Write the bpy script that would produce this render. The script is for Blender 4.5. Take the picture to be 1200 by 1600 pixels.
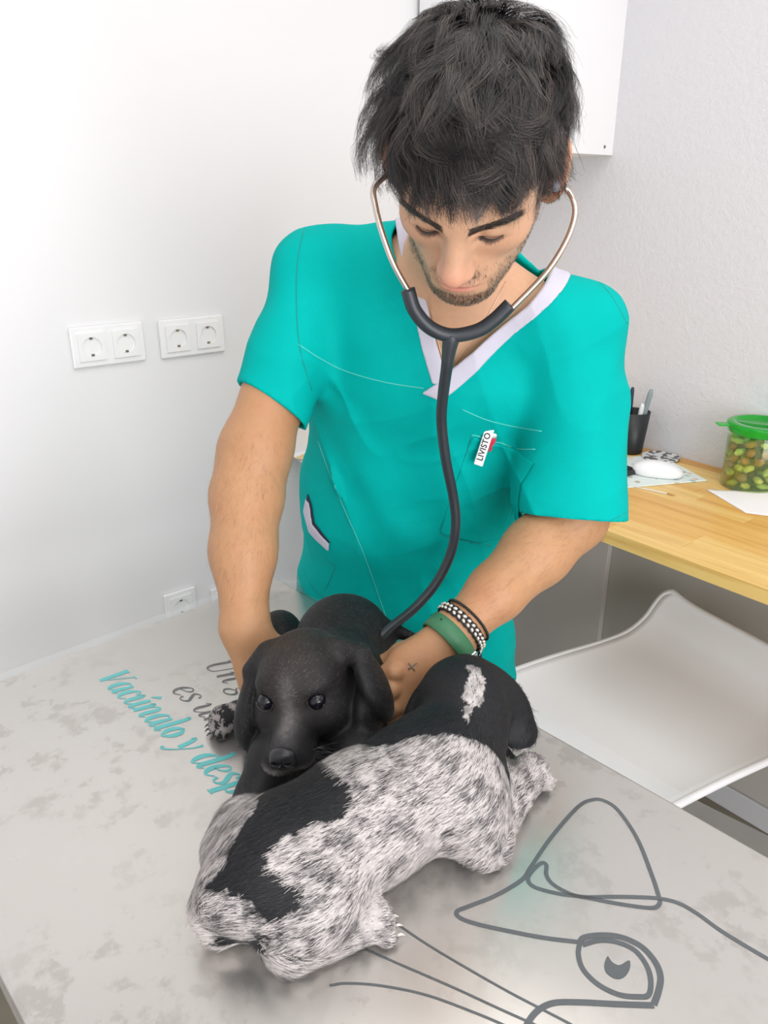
import bpy, bmesh, math, random
import numpy as np
from mathutils import Vector, Matrix
from mathutils.bvhtree import BVHTree

for _o in list(bpy.data.objects):
    bpy.data.objects.remove(_o)
SC = bpy.context.scene
COL = SC.collection

# ---------------------------------------------------------------- camera
CAM_H = 1.52                       # eye height of the photographer
PITCH = math.radians(22.0)         # looking down on the table
YAW = math.radians(-39.0)          # room axes: X along the socket wall, Y along the worktop wall
FPX = 1202.0                       # focal length for a 1200 x 1600 frame
cam = bpy.data.cameras.new('camera')
cam.sensor_fit = 'VERTICAL'; cam.sensor_height = 36.0
cam.lens = 36.0 * FPX / 1600.0
cam.clip_start = 0.02
camo = bpy.data.objects.new('camera', cam); COL.objects.link(camo)
camo.location = (0, 0, CAM_H)
camo.rotation_euler = (math.pi / 2 - PITCH, 0, YAW)
SC.camera = camo

# ---------------------------------------------------------------- world, lights, exposure
w = bpy.data.worlds.new('world'); SC.world = w; w.use_nodes = True
w.node_tree.nodes['Background'].inputs[0].default_value = (0.95, 0.97, 1.0, 1)
w.node_tree.nodes['Background'].inputs[1].default_value = 0.4
SC.view_settings.view_transform = 'Standard'
SC.view_settings.look = 'None'
SC.view_settings.gamma = 1.0
SC.view_settings.use_curve_mapping = False
SC.view_settings.exposure = -0.17
TABLE_Z = 0.90
DESK_Z = 0.92
ROOM = dict(x0=-1.7, x1=1.75, y0=-2.0, y1=1.60, z1=2.60)

def area_light(name, loc, sx, sy, power, color=(1, 1, 1), rot=(0, 0, 0)):
    l = bpy.data.lights.new(name, 'AREA'); l.shape = 'RECTANGLE'; l.size = sx; l.size_y = sy
    l.energy = power; l.color = color
    o = bpy.data.objects.new(name, l); COL.objects.link(o); o.location = loc; o.rotation_euler = rot
    return o
PANELS = [(0.70, 0.35, 1.0), (-0.35, -0.85, 1.0)]
for _x, _y, _k in PANELS:
    area_light('ceiling_panel_light', (_x, _y, ROOM['z1'] - 0.035), 1.15, 1.15, 11.5 * _k, (1.0, 0.985, 0.96))
# added fill light as an unseen window, set low to reach under the worktop
area_light('window_fill_light', (-0.2, ROOM['y0'] + 0.05, 1.30), 1.9, 1.7, 74.0, (0.98, 0.98, 1.0), (math.radians(90), 0, 0))

# ---------------------------------------------------------------- frames and pixels (used to measure the photograph)
CP, SP = math.cos(PITCH), math.sin(PITCH)
CY, SY = math.cos(YAW), math.sin(YAW)
def ray(px, py):
    a = (px - 600.0) / FPX; b = (py - 800.0) / FPX
    return np.array([a, CP - b * SP, -(SP + b * CP)])        # right, forward, up
def atf(px, py, f):
    d = ray(px, py); t = f / d[1]
    return np.array([d[0] * t, f, CAM_H + d[2] * t])
def atz(px, py, z):
    d = ray(px, py); t = (z - CAM_H) / d[2]
    return np.array([d[0] * t, d[1] * t, z])
def W(p):
    p = np.asarray(p, dtype=np.float64)
    q = p.copy()
    q[..., 0] = CY * p[..., 0] - SY * p[..., 1]
    q[..., 1] = SY * p[..., 0] + CY * p[..., 1]
    return q
def toW(p): return Vector(W(np.asarray(p)))
def wz(px, py, z): return W(atz(px, py, z))
def wx(px, py, X):          # point of a pixel on a plane X = const (worktop wall side)
    d = W(ray(px, py)); t = X / d[0]
    return np.array([X, d[1] * t, CAM_H + d[2] * t])
def wy(px, py, Y):
    d = W(ray(px, py)); t = Y / d[1]
    return np.array([d[0] * t, Y, CAM_H + d[2] * t])
def project(p):             # (right, forward, up) -> pixel
    p = np.asarray(p, dtype=np.float64)
    r, f, u = p[..., 0], p[..., 1], p[..., 2] - CAM_H
    depth = f * CP - u * SP; down = -(u * CP) - f * SP
    return np.stack([600 + FPX * r / depth, 800 + FPX * down / depth], -1)

# ---------------------------------------------------------------- object helpers
def tag(o, label=None, cat=None, group=None, kind=None):
    if label: o['label'] = label
    if cat: o['category'] = cat
    if group: o['group'] = group
    if kind: o['kind'] = kind
    return o
def empty(name, loc, label=None, cat=None, group=None):
    o = bpy.data.objects.new(name, None); COL.objects.link(o); o.location = loc
    o.empty_display_size = 0.05
    return tag(o, label, cat, group)
def link(name, me, mat, parent=None, smooth=False):
    """vertices come in world coordinates; a child is stored relative to its unrotated parent"""
    o = bpy.data.objects.new(name, me); COL.objects.link(o)
    if mat is not None:
        for m in (mat if isinstance(mat, (list, tuple)) else [mat]): me.materials.append(m)
    if parent is not None:
        o.parent = parent
        off = Vector((0, 0, 0)); q = parent
        while q is not None: off += q.location; q = q.parent
        me.transform(Matrix.Translation(-off))
    if smooth: me.polygons.foreach_set('use_smooth', [True] * len(me.polygons))
    return o
def mesh_np(name, v, f, n=4):
    me = bpy.data.meshes.new(name)
    v = np.asarray(v, dtype=np.float32); f = np.asarray(f, dtype=np.int32)
    me.vertices.add(len(v)); me.vertices.foreach_set('co', v.ravel())
    me.loops.add(f.size); me.loops.foreach_set('vertex_index', f.ravel())
    me.polygons.add(len(f))
    me.polygons.foreach_set('loop_start', np.arange(0, f.size, n, dtype=np.int32))
    me.polygons.foreach_set('loop_total', np.full(len(f), n, dtype=np.int32))
    me.update(calc_edges=True); me.validate()
    return me
def bm_mesh(name, bm):
    bmesh.ops.recalc_face_normals(bm, faces=bm.faces[:])
    me = bpy.data.meshes.new(name); bm.to_mesh(me); bm.free(); return me
def bm_box(bm, lo, hi, bev=0.0, seg=2, rot=None, ctr=None):
    lo = Vector(lo); hi = Vector(hi); s = hi - lo; c = (lo + hi) / 2
    g = bmesh.ops.create_cube(bm, size=1.0)
    vs = g['verts']
    bmesh.ops.scale(bm, vec=s, verts=vs)
    if bev > 0:
        es = list({e for v in vs for e in v.link_edges})
        r = bmesh.ops.bevel(bm, geom=es, offset=bev, segments=seg, affect='EDGES', profile=0.5)
        vs = [v for v in set(r['verts']) | set(v for v in vs if v.is_valid)]
    if rot is not None: bmesh.ops.rotate(bm, cent=(0, 0, 0), matrix=rot, verts=vs)
    bmesh.ops.translate(bm, vec=c if ctr is None else Vector(ctr), verts=vs)
    return vs
def box(name, lo, hi, mat, parent=None, bev=0.0, seg=2):
    bm = bmesh.new(); bm_box(bm, lo, hi, bev, seg)
    return link(name, bm_mesh(name, bm), mat, parent, smooth=False)
def catmull(pts, n=8, closed=False):
    P = np.asarray(pts, dtype=np.float64); m = len(P); out = []
    rng = range(m if closed else m - 1)
    for i in rng:
        p0 = P[(i - 1) % m] if (closed or i > 0) else 2 * P[0] - P[1]
        p1 = P[i]; p2 = P[(i + 1) % m]
        p3 = P[(i + 2) % m] if (closed or i + 2 < m) else 2 * P[-1] - P[-2]
        for k in range(n):
            t = k / n
            out.append(0.5 * ((2 * p1) + (-p0 + p2) * t + (2 * p0 - 5 * p1 + 4 * p2 - p3) * t * t + (-p0 + 3 * p1 - 3 * p2 + p3) * t ** 3))
    if not closed: out.append(P[-1])
    return np.array(out)
def tube_mesh(name, path, rad, sides=10, caps=True, closed=False, flat=None, up0=None):
    """tube along path (n,3); rad scalar or per point; flat=(scale_u, scale_v)"""
    P = np.asarray(path, dtype=np.float64); n = len(P)
    R = np.full(n, rad) if np.isscalar(rad) else np.asarray(rad, dtype=np.float64)
    if closed: T = np.roll(P, -1, 0) - np.roll(P, 1, 0)
    else: T = np.gradient(P, axis=0)
    T /= np.linalg.norm(T, axis=1)[:, None] + 1e-12
    u = np.array([0, 0, 1.0]) if up0 is None else np.asarray(up0, dtype=np.float64)
    if abs(np.dot(u, T[0])) > 0.95: u = np.array([1.0, 0, 0])
    V = []
    for i in range(n):
        if up0 is not None: u = np.asarray(up0 if np.ndim(up0) == 1 else up0[i], dtype=np.float64)
        u = u - T[i] * np.dot(u, T[i]); u /= np.linalg.norm(u) + 1e-12
        s = np.cross(T[i], u)
        fu, fv = flat if flat else (1, 1)
        for k in range(sides):
            a = 2 * math.pi * k / sides
            V.append(P[i] + R[i] * (fu * math.cos(a) * u + fv * math.sin(a) * s))
    F = []
    for i in range(n if closed else n - 1):
        j = (i + 1) % n
        for k in range(sides):
            k2 = (k + 1) % sides
            F.append((i * sides + k, i * sides + k2, j * sides + k2, j * sides + k))
    me = bpy.data.meshes.new(name)
    if caps and not closed:
        F.append(tuple(range(sides - 1, -1, -1))); F.append(tuple(range((n - 1) * sides, n * sides)))
    me.from_pydata([tuple(v) for v in V], [], F); me.update()
    return me
def tube(name, path, rad, mat, parent=None, **k):
    return link(name, tube_mesh(name, path, rad, **k), mat, parent, smooth=True)
def lathe_mesh(name, prof, ctr, sides=40):
    V = []; F = []; n = len(prof)
    for r, z in prof:
        for k in range(sides):
            a = 2 * math.pi * k / sides
            V.append((ctr[0] + r * math.cos(a), ctr[1] + r * math.sin(a), ctr[2] + z))
    for i in range(n - 1):
        for k in range(sides):
            k2 = (k + 1) % sides
            F.append((i * sides + k, i * sides + k2, (i + 1) * sides + k2, (i + 1) * sides + k))
    me = bpy.data.meshes.new(name); me.from_pydata(V, [], F); me.update()
    bm = bmesh.new(); bm.from_mesh(me)
    bmesh.ops.remove_doubles(bm, verts=bm.verts[:], dist=1e-6)
    bmesh.ops.recalc_face_normals(bm, faces=bm.faces[:]); bm.to_mesh(me); bm.free()
    return me
def lathe(name, prof, ctr, mat, parent=None, sides=40, smooth=True):
    o = link(name, lathe_mesh(name, prof, ctr, sides), mat, parent, smooth)
    return o
def auto_smooth(o, ang=35):
    me = o.data
    me.polygons.foreach_set('use_smooth', [True] * len(me.polygons))
    me.set_sharp_from_angle(angle=math.radians(ang))
    return o

# ---------------------------------------------------------------- materials
MATS = {}
def srgb(r, g, b):
    f = lambda c: (c / 255 / 12.92) if c / 255 <= 0.04045 else ((c / 255 + 0.055) / 1.055) ** 2.4
    return (f(r), f(g), f(b), 1.0)
class NT:
    def __init__(s, name):
        s.m = bpy.data.materials.new(name); s.m.use_nodes = True; s.t = s.m.node_tree; s.n = s.t.nodes
        s.b = s.n['Principled BSDF']; s.out = s.n['Material Output']
    def new(s, typ, **k):
        nd = s.n.new(typ)
        for a, v in k.items():
            if a.startswith('i_'):
                key = a[2:]; key = int(key) if key.isdigit() else key.replace('_', ' ')
                nd.inputs[key].default_value = v
            else: setattr(nd, a, v)
        return nd
    def l(s, a, b): s.t.links.new(a, b)
    def ramp(s, fac, stops):
        r = s.new('ShaderNodeValToRGB'); e = r.color_ramp.elements
        while len(e) < len(stops): e.new(0.5)
        for el, (p, c) in zip(e, stops): el.position = p; el.color = c
        s.l(fac, r.inputs[0]); return r.outputs[0]
    def noise(s, scale, detail=3, rough=0.55, coord='Object', vec=None):
        nz = s.new('ShaderNodeTexNoise'); nz.inputs['Scale'].default_value = scale
        nz.inputs['Detail'].default_value = detail; nz.inputs['Roughness'].default_value = rough
        if vec is None:
            tc = s.new('ShaderNodeTexCoord'); vec = tc.outputs[coord]
        s.l(vec, nz.inputs['Vector']); return nz.outputs['Fac']
    def bump(s, h, strength, dist=0.001):
        b = s.new('ShaderNodeBump'); b.inputs['Strength'].default_value = strength
        b.inputs['Distance'].default_value = dist; s.l(h, b.inputs['Height']); s.l(b.outputs[0], s.b.inputs['Normal'])
def mat(name, col, rough=0.5, metal=0.0, noise=None, bump=None, spec=None, **extra):
    if name in MATS: return MATS[name]
    t = NT(name)
    t.b.inputs['Base Color'].default_value = col
    t.b.inputs['Roughness'].default_value = rough; t.b.inputs['Metallic'].default_value = metal
    if spec is not None: t.b.inputs['Specular IOR Level'].default_value = spec
    for k, v in extra.items(): t.b.inputs[k.replace('_', ' ')].default_value = v
    if noise:
        sc, amt = noise
        f = t.noise(sc, 4)
        lo = tuple(c * (1 - amt) for c in col[:3]) + (1,); hi = tuple(min(1, c * (1 + amt)) for c in col[:3]) + (1,)
        t.l(t.ramp(f, [(0.3, lo), (0.7, hi)]), t.b.inputs['Base Color'])
    if bump:
        sc, st, di = bump
        t.bump(t.noise(sc, 4), st, di)
    MATS[name] = t.m
    return t.m
# ================================================================ the room
M_wallL = mat('socket_wall_paint', srgb(234, 233, 234), 0.55, noise=(2.0, 0.01), bump=(120, 0.05, 0.001))
def wall_right_mat():
    t = NT('rough_plaster_paint'); t.b.inputs['Base Color'].default_value = srgb(219, 218, 222); t.b.inputs['Roughness'].default_value = 0.6
    a = t.noise(75, 6, 0.6); b = t.noise(260, 3, 0.5)
    mx = t.new('ShaderNodeMath', operation='MULTIPLY_ADD'); mx.inputs[1].default_value = 0.35; t.l(b, mx.inputs[0]); t.l(a, mx.inputs[2])
    t.bump(mx.outputs[0], 0.55, 0.004); return t.m
M_wallR = wall_right_mat()
M_floor = mat('floor_lino', srgb(122, 115, 100), 0.45, noise=(9, 0.12))
M_ceil = mat('ceiling_paint', srgb(242, 242, 242), 0.7)
M_white = mat('white_melamine', srgb(238, 238, 240), 0.35, noise=(3, 0.01))
M_base = mat('baseboard_paint', srgb(205, 205, 207), 0.5, noise=(3, 0.02))
X0, X1, Y0, Y1, Z1 = ROOM['x0'], ROOM['x1'], ROOM['y0'], ROOM['y1'], ROOM['z1']
def struct(o, label=None): o['kind'] = 'structure'; return o
struct(box('floor', (X0, Y0, -0.08), (X1, Y1, 0), M_floor))
struct(box('ceiling', (X0, Y0, Z1), (X1, Y1, Z1 + 0.08), M_ceil))
struct(box('wall_left', (X0 - 0.1, Y1, -0.08), (X1 + 0.1, Y1 + 0.1, Z1 + 0.08), M_wallL))
struct(box('wall_right', (X1, Y0, -0.08), (X1 + 0.1, Y1, Z1 + 0.08), M_wallR))
struct(box('wall_side', (X0 - 0.1, Y0, -0.08), (X0, Y1, Z1 + 0.08), M_wallL))
struct(box('baseboard_left', (X0, Y1 - 0.012, 0), (1.03, Y1, 0.07), M_base, bev=0.002))
struct(box('baseboard_right', (X1 - 0.012, Y0, 0), (X1, 0.80, 0.07), M_base, bev=0.002))
# wall behind the photographer; its tall unseen window is added for the fill light
bm = bmesh.new()
wx0, wx1, wz0, wz1 = -1.15, 0.75, 0.42, 2.2
bm_box(bm, (X0 - 0.1, Y0 - 0.1, -0.08), (wx0, Y0, Z1 + 0.08)); bm_box(bm, (wx1, Y0 - 0.1, -0.08), (X1 + 0.1, Y0, Z1 + 0.08))
bm_box(bm, (wx0, Y0 - 0.1, -0.08), (wx1, Y0, wz0)); bm_box(bm, (wx0, Y0 - 0.1, wz1), (wx1, Y0, Z1 + 0.08))
struct(link('wall_back', bm_mesh('wall_back', bm), M_wallL))
bm = bmesh.new()
for a, b in (((wx0, wz0), (wx1, wz0 + 0.05)), ((wx0, wz1 - 0.05), (wx1, wz1)), ((wx0, wz0), (wx0 + 0.05, wz1)), ((wx1 - 0.05, wz0), (wx1, wz1)), ((-0.225, wz0), (-0.175, wz1))):
    bm_box(bm, (a[0], Y0 - 0.07, a[1]), (b[0], Y0 - 0.02, b[1]), 0.004)
struct(link('fill_window_1', bm_mesh('fill_window_1', bm), M_white))
# ceiling lamp panels
for (_x, _y, _k), _lab in zip(PANELS, ('square ceiling light panel above the examination table', 'square ceiling light panel behind the photographer')):
    e = empty('ceiling_light', (_x, _y, Z1), _lab, 'ceiling light', 'square ceiling lights')
    bm = bmesh.new()
    for a, b in (((-.62, -.62), (.62, -.6)), ((-.62, .6), (.62, .62)), ((-.62, -.6), (-.6, .6)), ((.6, -.6), (.62, .6))):
        bm_box(bm, (_x + a[0], _y + a[1], Z1 - 0.03), (_x + b[0], _y + b[1], Z1))
    link('frame', bm_mesh('frame', bm), M_white, e)
    box('diffuser', (_x - .6, _y - .6, Z1 - 0.02), (_x + .6, _y + .6, Z1 - 0.012), M_white, e)

# ---------------------------------------------------------------- sockets on the left wall
M_sock = mat('socket_plastic', srgb(240, 240, 240), 0.3)
M_sockhole = mat('socket_hole', srgb(40, 38, 36), 0.6)
M_brass = mat('socket_contact', srgb(150, 140, 125), 0.35, 1.0)
def disc(bm, c, r, y, n=14, sx=1, sz=1):
    vs = [bm.verts.new((c[0] + r * sx * math.cos(2 * math.pi * k / n), y, c[1] + r * sz * math.sin(2 * math.pi * k / n))) for k in range(n)]
    bm.faces.new(vs)
def socket(name, cx, cz, count, label):
    y = Y1; W1 = 0.071; wd = W1 * count + 0.010; hh = 0.0405
    e = empty(name, (cx, y, cz - hh), label, 'power socket')
    box('frame', (cx - wd / 2, y - 0.009, cz - hh), (cx + wd / 2, y, cz + hh), M_sock, e, bev=0.003, seg=3)
    for i in range(count):
        x = cx + (i - (count - 1) / 2) * W1
        bm = bmesh.new(); s = 0.0275; n = 28; yo = y - 0.0125; yi = y - 0.001; R = 0.0195
        # square face plate with a recessed round well
        sq = []
        for k in range(n):
            a = 2 * math.pi * (k + .5) / n; m = max(abs(math.cos(a)), abs(math.sin(a)))
            sq.append(bm.verts.new((x + s * math.cos(a) / m, yo, cz + s * math.sin(a) / m)))
        sb = [bm.verts.new((v.co.x, y - 0.005, v.co.z)) for v in sq]
        ri = [bm.verts.new((x + R * math.cos(2 * math.pi * (k + .5) / n), yo, cz + R * math.sin(2 * math.pi * (k + .5) / n))) for k in range(n)]
        rb = [bm.verts.new((x + R * .94 * math.cos(2 * math.pi * (k + .5) / n), yi, cz + R * .94 * math.sin(2 * math.pi * (k + .5) / n))) for k in range(n)]
        for k in range(n):
            j = (k + 1) % n
            bm.faces.new((sq[k], sq[j], ri[j], ri[k])); bm.faces.new((ri[k], ri[j], rb[j], rb[k])); bm.faces.new((sb[k], sb[j], sq[j], sq[k]))
        bm.faces.new(rb)
        face = link('socket_face', bm_mesh('socket_face', bm), M_sock, e)
        for dx, rr in ((-0.0095, .0028), (0.0, .0016), (0.0095, .0028)):
            bm = bmesh.new(); disc(bm, (x + dx, cz), rr, yi - 0.0004); link('pin_hole', bm_mesh('pin_hole', bm), M_sockhole, face)
        for sg in (-1, 1):
            box('earth_clip', (x - 0.003, yi - 0.010, cz + sg * 0.0165 - 0.002), (x + 0.003, yi - 0.0005, cz + sg * 0.0165 + 0.002), M_brass, face)
p = wy(168, 538, Y1); socket('double_socket', p[0], p[2], 2, 'white double power socket on the wall, farther left of the two')
p = wy(299, 525, Y1); socket('double_socket', p[0], p[2], 2, 'white double power socket on the wall, nearest the man\'s sleeve')
p = wy(281, 945, Y1); socket('single_socket', p[0], p[2], 1, 'white single socket low on the wall, half hidden by the table edge')
p = wy(352, 935, Y1); socket('single_socket', p[0], p[2], 1, 'white single socket low on the wall, mostly hidden by the man\'s bare forearm')

# ---------------------------------------------------------------- wall cupboard behind the head
p = wx(957, 243, X1); cy, cz = float(p[1]), float(p[2])
e = empty('wall_cabinet', (X1, cy, cz), 'white wall cabinet hanging behind the man\'s head', 'cabinet')
box('side_panel', (X1 - 0.34, cy, cz), (X1, cy + 0.018, Z1 - 0.15), M_white, e, bev=0.001)
box('side_panel', (X1 - 0.34, Y1 - 0.03, cz), (X1, Y1 - 0.012, Z1 - 0.15), M_white, e, bev=0.001)
box('bottom_panel', (X1 - 0.34, cy + 0.018, cz), (X1, Y1 - 0.03, cz + 0.018), M_white, e)
box('top_panel', (X1 - 0.34, cy + 0.018, Z1 - 0.168), (X1, Y1 - 0.03, Z1 - 0.15), M_white, e)
box('cabinet_door', (X1 - 0.36, cy + 0.002, cz + 0.002), (X1 - 0.341, Y1 - 0.014, Z1 - 0.152), M_white, e, bev=0.002)
bm = bmesh.new(); disc(bm, (X1 - 0.035, cz + 0.018), 0.004, cy - 0.0006); link('screw_cap', bm_mesh('screw_cap', bm), mat('screw_grey', srgb(130, 130, 132), .4, .8), e)

# ---------------------------------------------------------------- worktop, base cabinet
def wood_mat(name, base, dark, grain=1.0):
    t = NT(name)
    tc = t.new('ShaderNodeTexCoord'); mp = t.new('ShaderNodeMapping'); mp.inputs['Scale'].default_value = (38, 2.2, 38)
    t.l(tc.outputs['Object'], mp.inputs['Vector'])
    f = t.noise(1.0, 5, 0.6, vec=mp.outputs[0])
    mp2 = t.new('ShaderNodeMapping'); mp2.inputs['Scale'].default_value = (220, 7, 220); t.l(tc.outputs['Object'], mp2.inputs['Vector'])
    f2 = t.noise(1.0, 2, 0.5, vec=mp2.outputs[0])
    ad = t.new('ShaderNodeMath', operation='MULTIPLY_ADD'); ad.inputs[1].default_value = 0.3; t.l(f2, ad.inputs[0]); t.l(f, ad.inputs[2])
    t.l(t.ramp(ad.outputs[0], [(0.42, dark), (0.72, base)]), t.b.inputs['Base Color'])
    t.b.inputs['Roughness'].default_value = 0.38
    t.bump(f2, 0.05, 0.001); return t.m
WOODS = [wood_mat('pine_honey', srgb(232, 184, 102), srgb(208, 148, 70)), wood_mat('pine_pale', srgb(240, 202, 124), srgb(220, 170, 92)),
         wood_mat('pine_warm', srgb(220, 166, 86), srgb(192, 130, 58)), wood_mat('pine_dark_stave', srgb(186, 122, 62), srgb(158, 96, 44))]
DX0, DX1, DY0 = 1.215, X1 - 0.001, -0.75
wt = empty('worktop', (DX0, 0.4, DESK_Z), 'pine block worktop fixed along the rough plaster wall', 'worktop')
random.seed(11)
TH = 0.028
nrow = 13; rw = (DX1 - DX0) / nrow
for i in range(nrow):
    y = DY0 - random.random() * 0.4
    while y < Y1 - 0.03:
        L = random.uniform(0.28, 0.85); ya = max(y, DY0); yb = min(y + L, Y1 - 0.001)
        if Y1 - yb < 0.12: yb = Y1 - 0.001
        if yb - ya > 0.03:
            m = random.choices(WOODS, [4, 4.5, 3, 1.3])[0]
            bm = bmesh.new(); g = 0.00025
            bm_box(bm, (DX0 + i * rw + g, ya + g, DESK_Z - TH), (DX0 + (i + 1) * rw - g, yb - g, DESK_Z + random.uniform(-.0002, 0)), 0.0006, 1)
            link('stave', bm_mesh('stave', bm), m, wt)
        y += L
        if yb >= Y1 - 0.002: break
# base cabinet under the worktop, behind the man
CX = 1.722; p = wx(943, 930, CX); by = float(p[1])
box('knee_shade_panel', (X1 - 0.008, DY0, 0.075), (X1 - 0.001, by + 0.004, DESK_Z - TH - 0.001), mat('knee_shade_grey', srgb(186, 182, 174), .5, noise=(3, .02)), wt)  # added sheet; its darker grey paints in the shade under the worktop
e = empty('base_cabinet', (CX, by, 0), 'light grey base cabinet under the worktop, beside the empty knee space', 'cabinet')
M_grey = mat('grey_melamine', srgb(212, 208, 203), 0.4, noise=(4, 0.015))
box('carcass', (CX + .0195, by + 0.004, 0.06), (X1 - 0.005, Y1 - 0.004, DESK_Z - TH - 0.001), M_grey, e)
box('door', (CX, by + 0.002, 0.08), (CX + .019, Y1 - .102, DESK_Z - TH - 0.004), M_grey, e, bev=0.0015)
box('door', (CX, Y1 - .098, 0.08), (CX + .019, Y1 - 0.006, DESK_Z - TH - 0.004), M_grey, e, bev=0.0015)
box('plinth', (CX + .012, by + 0.01, 0.0), (X1 - 0.005, Y1 - 0.006, 0.06), M_grey, e)
# low white cupboard along the socket wall with papers on it
lx = float(wy(478, 780, Y1)[0])
e = empty('low_cupboard', (lx, Y1 - 0.2, 0), 'white low cupboard standing behind the man, papers on top', 'cupboard')
box('carcass', (lx, Y1 - 0.40, 0.0), (1.205, Y1 - 0.001, DESK_Z - 0.022), M_white, e, bev=0.001)
box('top_board', (lx - 0.004, Y1 - 0.405, DESK_Z - 0.022), (1.207, Y1 - 0.001, DESK_Z), M_white, e, bev=0.002)
M_paper = mat('paper_white', srgb(246, 246, 248), 0.7)
M_manila = mat('folder_manila', srgb(232, 205, 150), 0.65)
for i in range(3):
    q = wz(470, 706, DESK_Z); ang = (-0.15, 0.1, 0.32)[i]
    bm = bmesh.new(); bm_box(bm, (-.0, -.105, 0), (.297, .105, .0012), rot=Matrix.Rotation(ang, 3, 'Z'), ctr=(float(q[0]) + .10 + .012 * i, float(q[1]) - .10 , DESK_Z + .001 + .0022 * i))
    tag(link('paper_sheet', bm_mesh('paper_sheet', bm), [M_paper, M_paper, M_manila][i]),
        ['white paper sheet at the bottom of the small pile behind the man', 'white paper sheet in the middle of the small pile behind the man', 'manila folder on top of the small paper pile behind the man'][i], 'paper')
# ================================================================ examination table
TROT = math.radians(4.0)
TX = np.array([math.cos(TROT), math.sin(TROT), 0]); TY = np.array([-math.sin(TROT), math.cos(TROT), 0])
TC = np.array([0.622, 1.078, TABLE_Z])                       # far right corner of the top
TWD, TLN = 0.62, 1.22
def tp(u, v, z=0.0):                                         # u: from the right edge leftwards, v: from the far edge nearwards
    return TC - TX * u - TY * v + np.array([0, 0, z])
def steel_mat():
    t = NT('brushed_steel_top')
    t.b.inputs['Metallic'].default_value = 1.0
    tc = t.new('ShaderNodeTexCoord')
    n1 = t.noise(16, 6, 0.66); n2 = t.noise(46, 4, 0.6); n3 = t.noise(2.3, 3, 0.5)
    # dull dried water marks with crisp outlines
    marks = t.ramp(n1, [(0.50, (0, 0, 0, 1)), (0.535, (1, 1, 1, 1))])
    marks2 = t.ramp(n2, [(0.45, (0, 0, 0, 1)), (0.58, (1, 1, 1, 1))])
    zone = t.ramp(n3, [(0.45, (0, 0, 0, 1)), (0.6, (1, 1, 1, 1))])
    m1 = t.new('ShaderNodeMath', operation='MULTIPLY'); t.l(marks, m1.inputs[0]); t.l(marks2, m1.inputs[1])
    m2 = t.new('ShaderNodeMath', operation='MULTIPLY'); t.l(m1.outputs[0], m2.inputs[0]); t.l(zone, m2.inputs[1])
    t.l(t.ramp(m2.outputs[0], [(0.0, srgb(222, 216, 210)), (1.0, srgb(203, 196, 189))]), t.b.inputs['Base Color'])
    mp = t.new('ShaderNodeMapping'); mp.inputs['Scale'].default_value = (14, 900, 10); mp.inputs['Rotation'].default_value = (0, 0, TROT + 0.3)
    t.l(tc.outputs['Object'], mp.inputs['Vector'])
    br = t.noise(1.0, 2, 0.5, vec=mp.outputs[0])
    ro = t.new('ShaderNodeMapRange'); ro.inputs['To Min'].default_value = 0.24; ro.inputs['To Max'].default_value = 0.36
    t.l(n1, ro.inputs['Value']); t.l(ro.outputs[0], t.b.inputs['Roughness'])
    t.bump(br, 0.02, 0.0005)
    return t.m
M_steel = steel_mat()
M_frame = mat('table_frame_paint', srgb(150, 150, 152), 0.4, 0.6)
e = empty('examination_table', tuple(tp(TWD / 2, TLN / 2, -TABLE_Z)), 'steel examination table with printed cat drawing and slogan', 'table')
RZ = Matrix.Rotation(TROT, 3, 'Z')
bm = bmesh.new(); bm_box(bm, (0, 0, 0), (TWD, TLN, 0.035), 0.006, 3, rot=RZ, ctr=tp(TWD / 2, TLN / 2, -0.0175))
auto_smooth(link('table_top', bm_mesh('table_top', bm), M_steel, e))
bm = bmesh.new(); bm_box(bm, (0, 0, 0), (TWD - .12, TLN - .14, 0.06), 0.004, 1, rot=RZ, ctr=tp(TWD / 2, TLN / 2, -0.066)); link('under_frame', bm_mesh('under_frame', bm), M_frame, e)
for u in (0.1, TWD - .1):
    for v in (0.12, TLN - .12):
        c = tp(u, v); bm = bmesh.new(); bm_box(bm, (0, 0, 0), (.045, .045, TABLE_Z - .095), .004, 1, rot=RZ, ctr=(c[0], c[1], (TABLE_Z - .095) / 2)); link('leg', bm_mesh('leg', bm), M_frame, e)
# ---- printed drawing and lettering on the top
M_ink = mat('print_dark_ink', srgb(46, 56, 62), 0.5, noise=(60, 0.06))
M_ink2 = mat('print_grey_ink', srgb(62, 60, 58), 0.5, noise=(60, 0.06))
M_teal = mat('print_teal_ink', srgb(40, 192, 192), 0.5, noise=(60, 0.05))
M_inkthin = M_ink
def ribbon(bm, pts, wid, z):
    """flat stroke on the table top; pts (n,2) in world XY, wid per point"""
    P = np.asarray(pts); n = len(P); T = np.gradient(P, axis=0); T /= np.linalg.norm(T, axis=1)[:, None] + 1e-9
    N = np.stack([-T[:, 1], T[:, 0]], 1); wv = np.broadcast_to(np.asarray(wid), (n,))[:, None] / 2
    a = [bm.verts.new((*q, z)) for q in (P + N * wv)]; b = [bm.verts.new((*q, z)) for q in (P - N * wv)]
    for i in range(n - 1): bm.faces.new((a[i], a[i + 1], b[i + 1], b[i]))
PZ = TABLE_Z + 0.0003
def zpx(pts): return np.array([wz(500 + x / 1.7143, 1200 + y / 1.7143, TABLE_Z)[:2] for x, y in pts])
bm = bmesh.new()
T_ = 0.0043
ribbon(bm, catmull(zpx([(1420, 640), (1200, 512), (1080, 440), (1010, 390), (960, 362), (910, 350), (850, 346), (780, 345), (700, 345), (655, 330), (620, 308), (606, 285), (606, 260), (592, 255), (567, 278), (557, 300), (577, 320), (640, 337), (700, 345), (800, 364), (885, 375), (908, 366), (910, 350)]), 8), T_, PZ)
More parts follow.
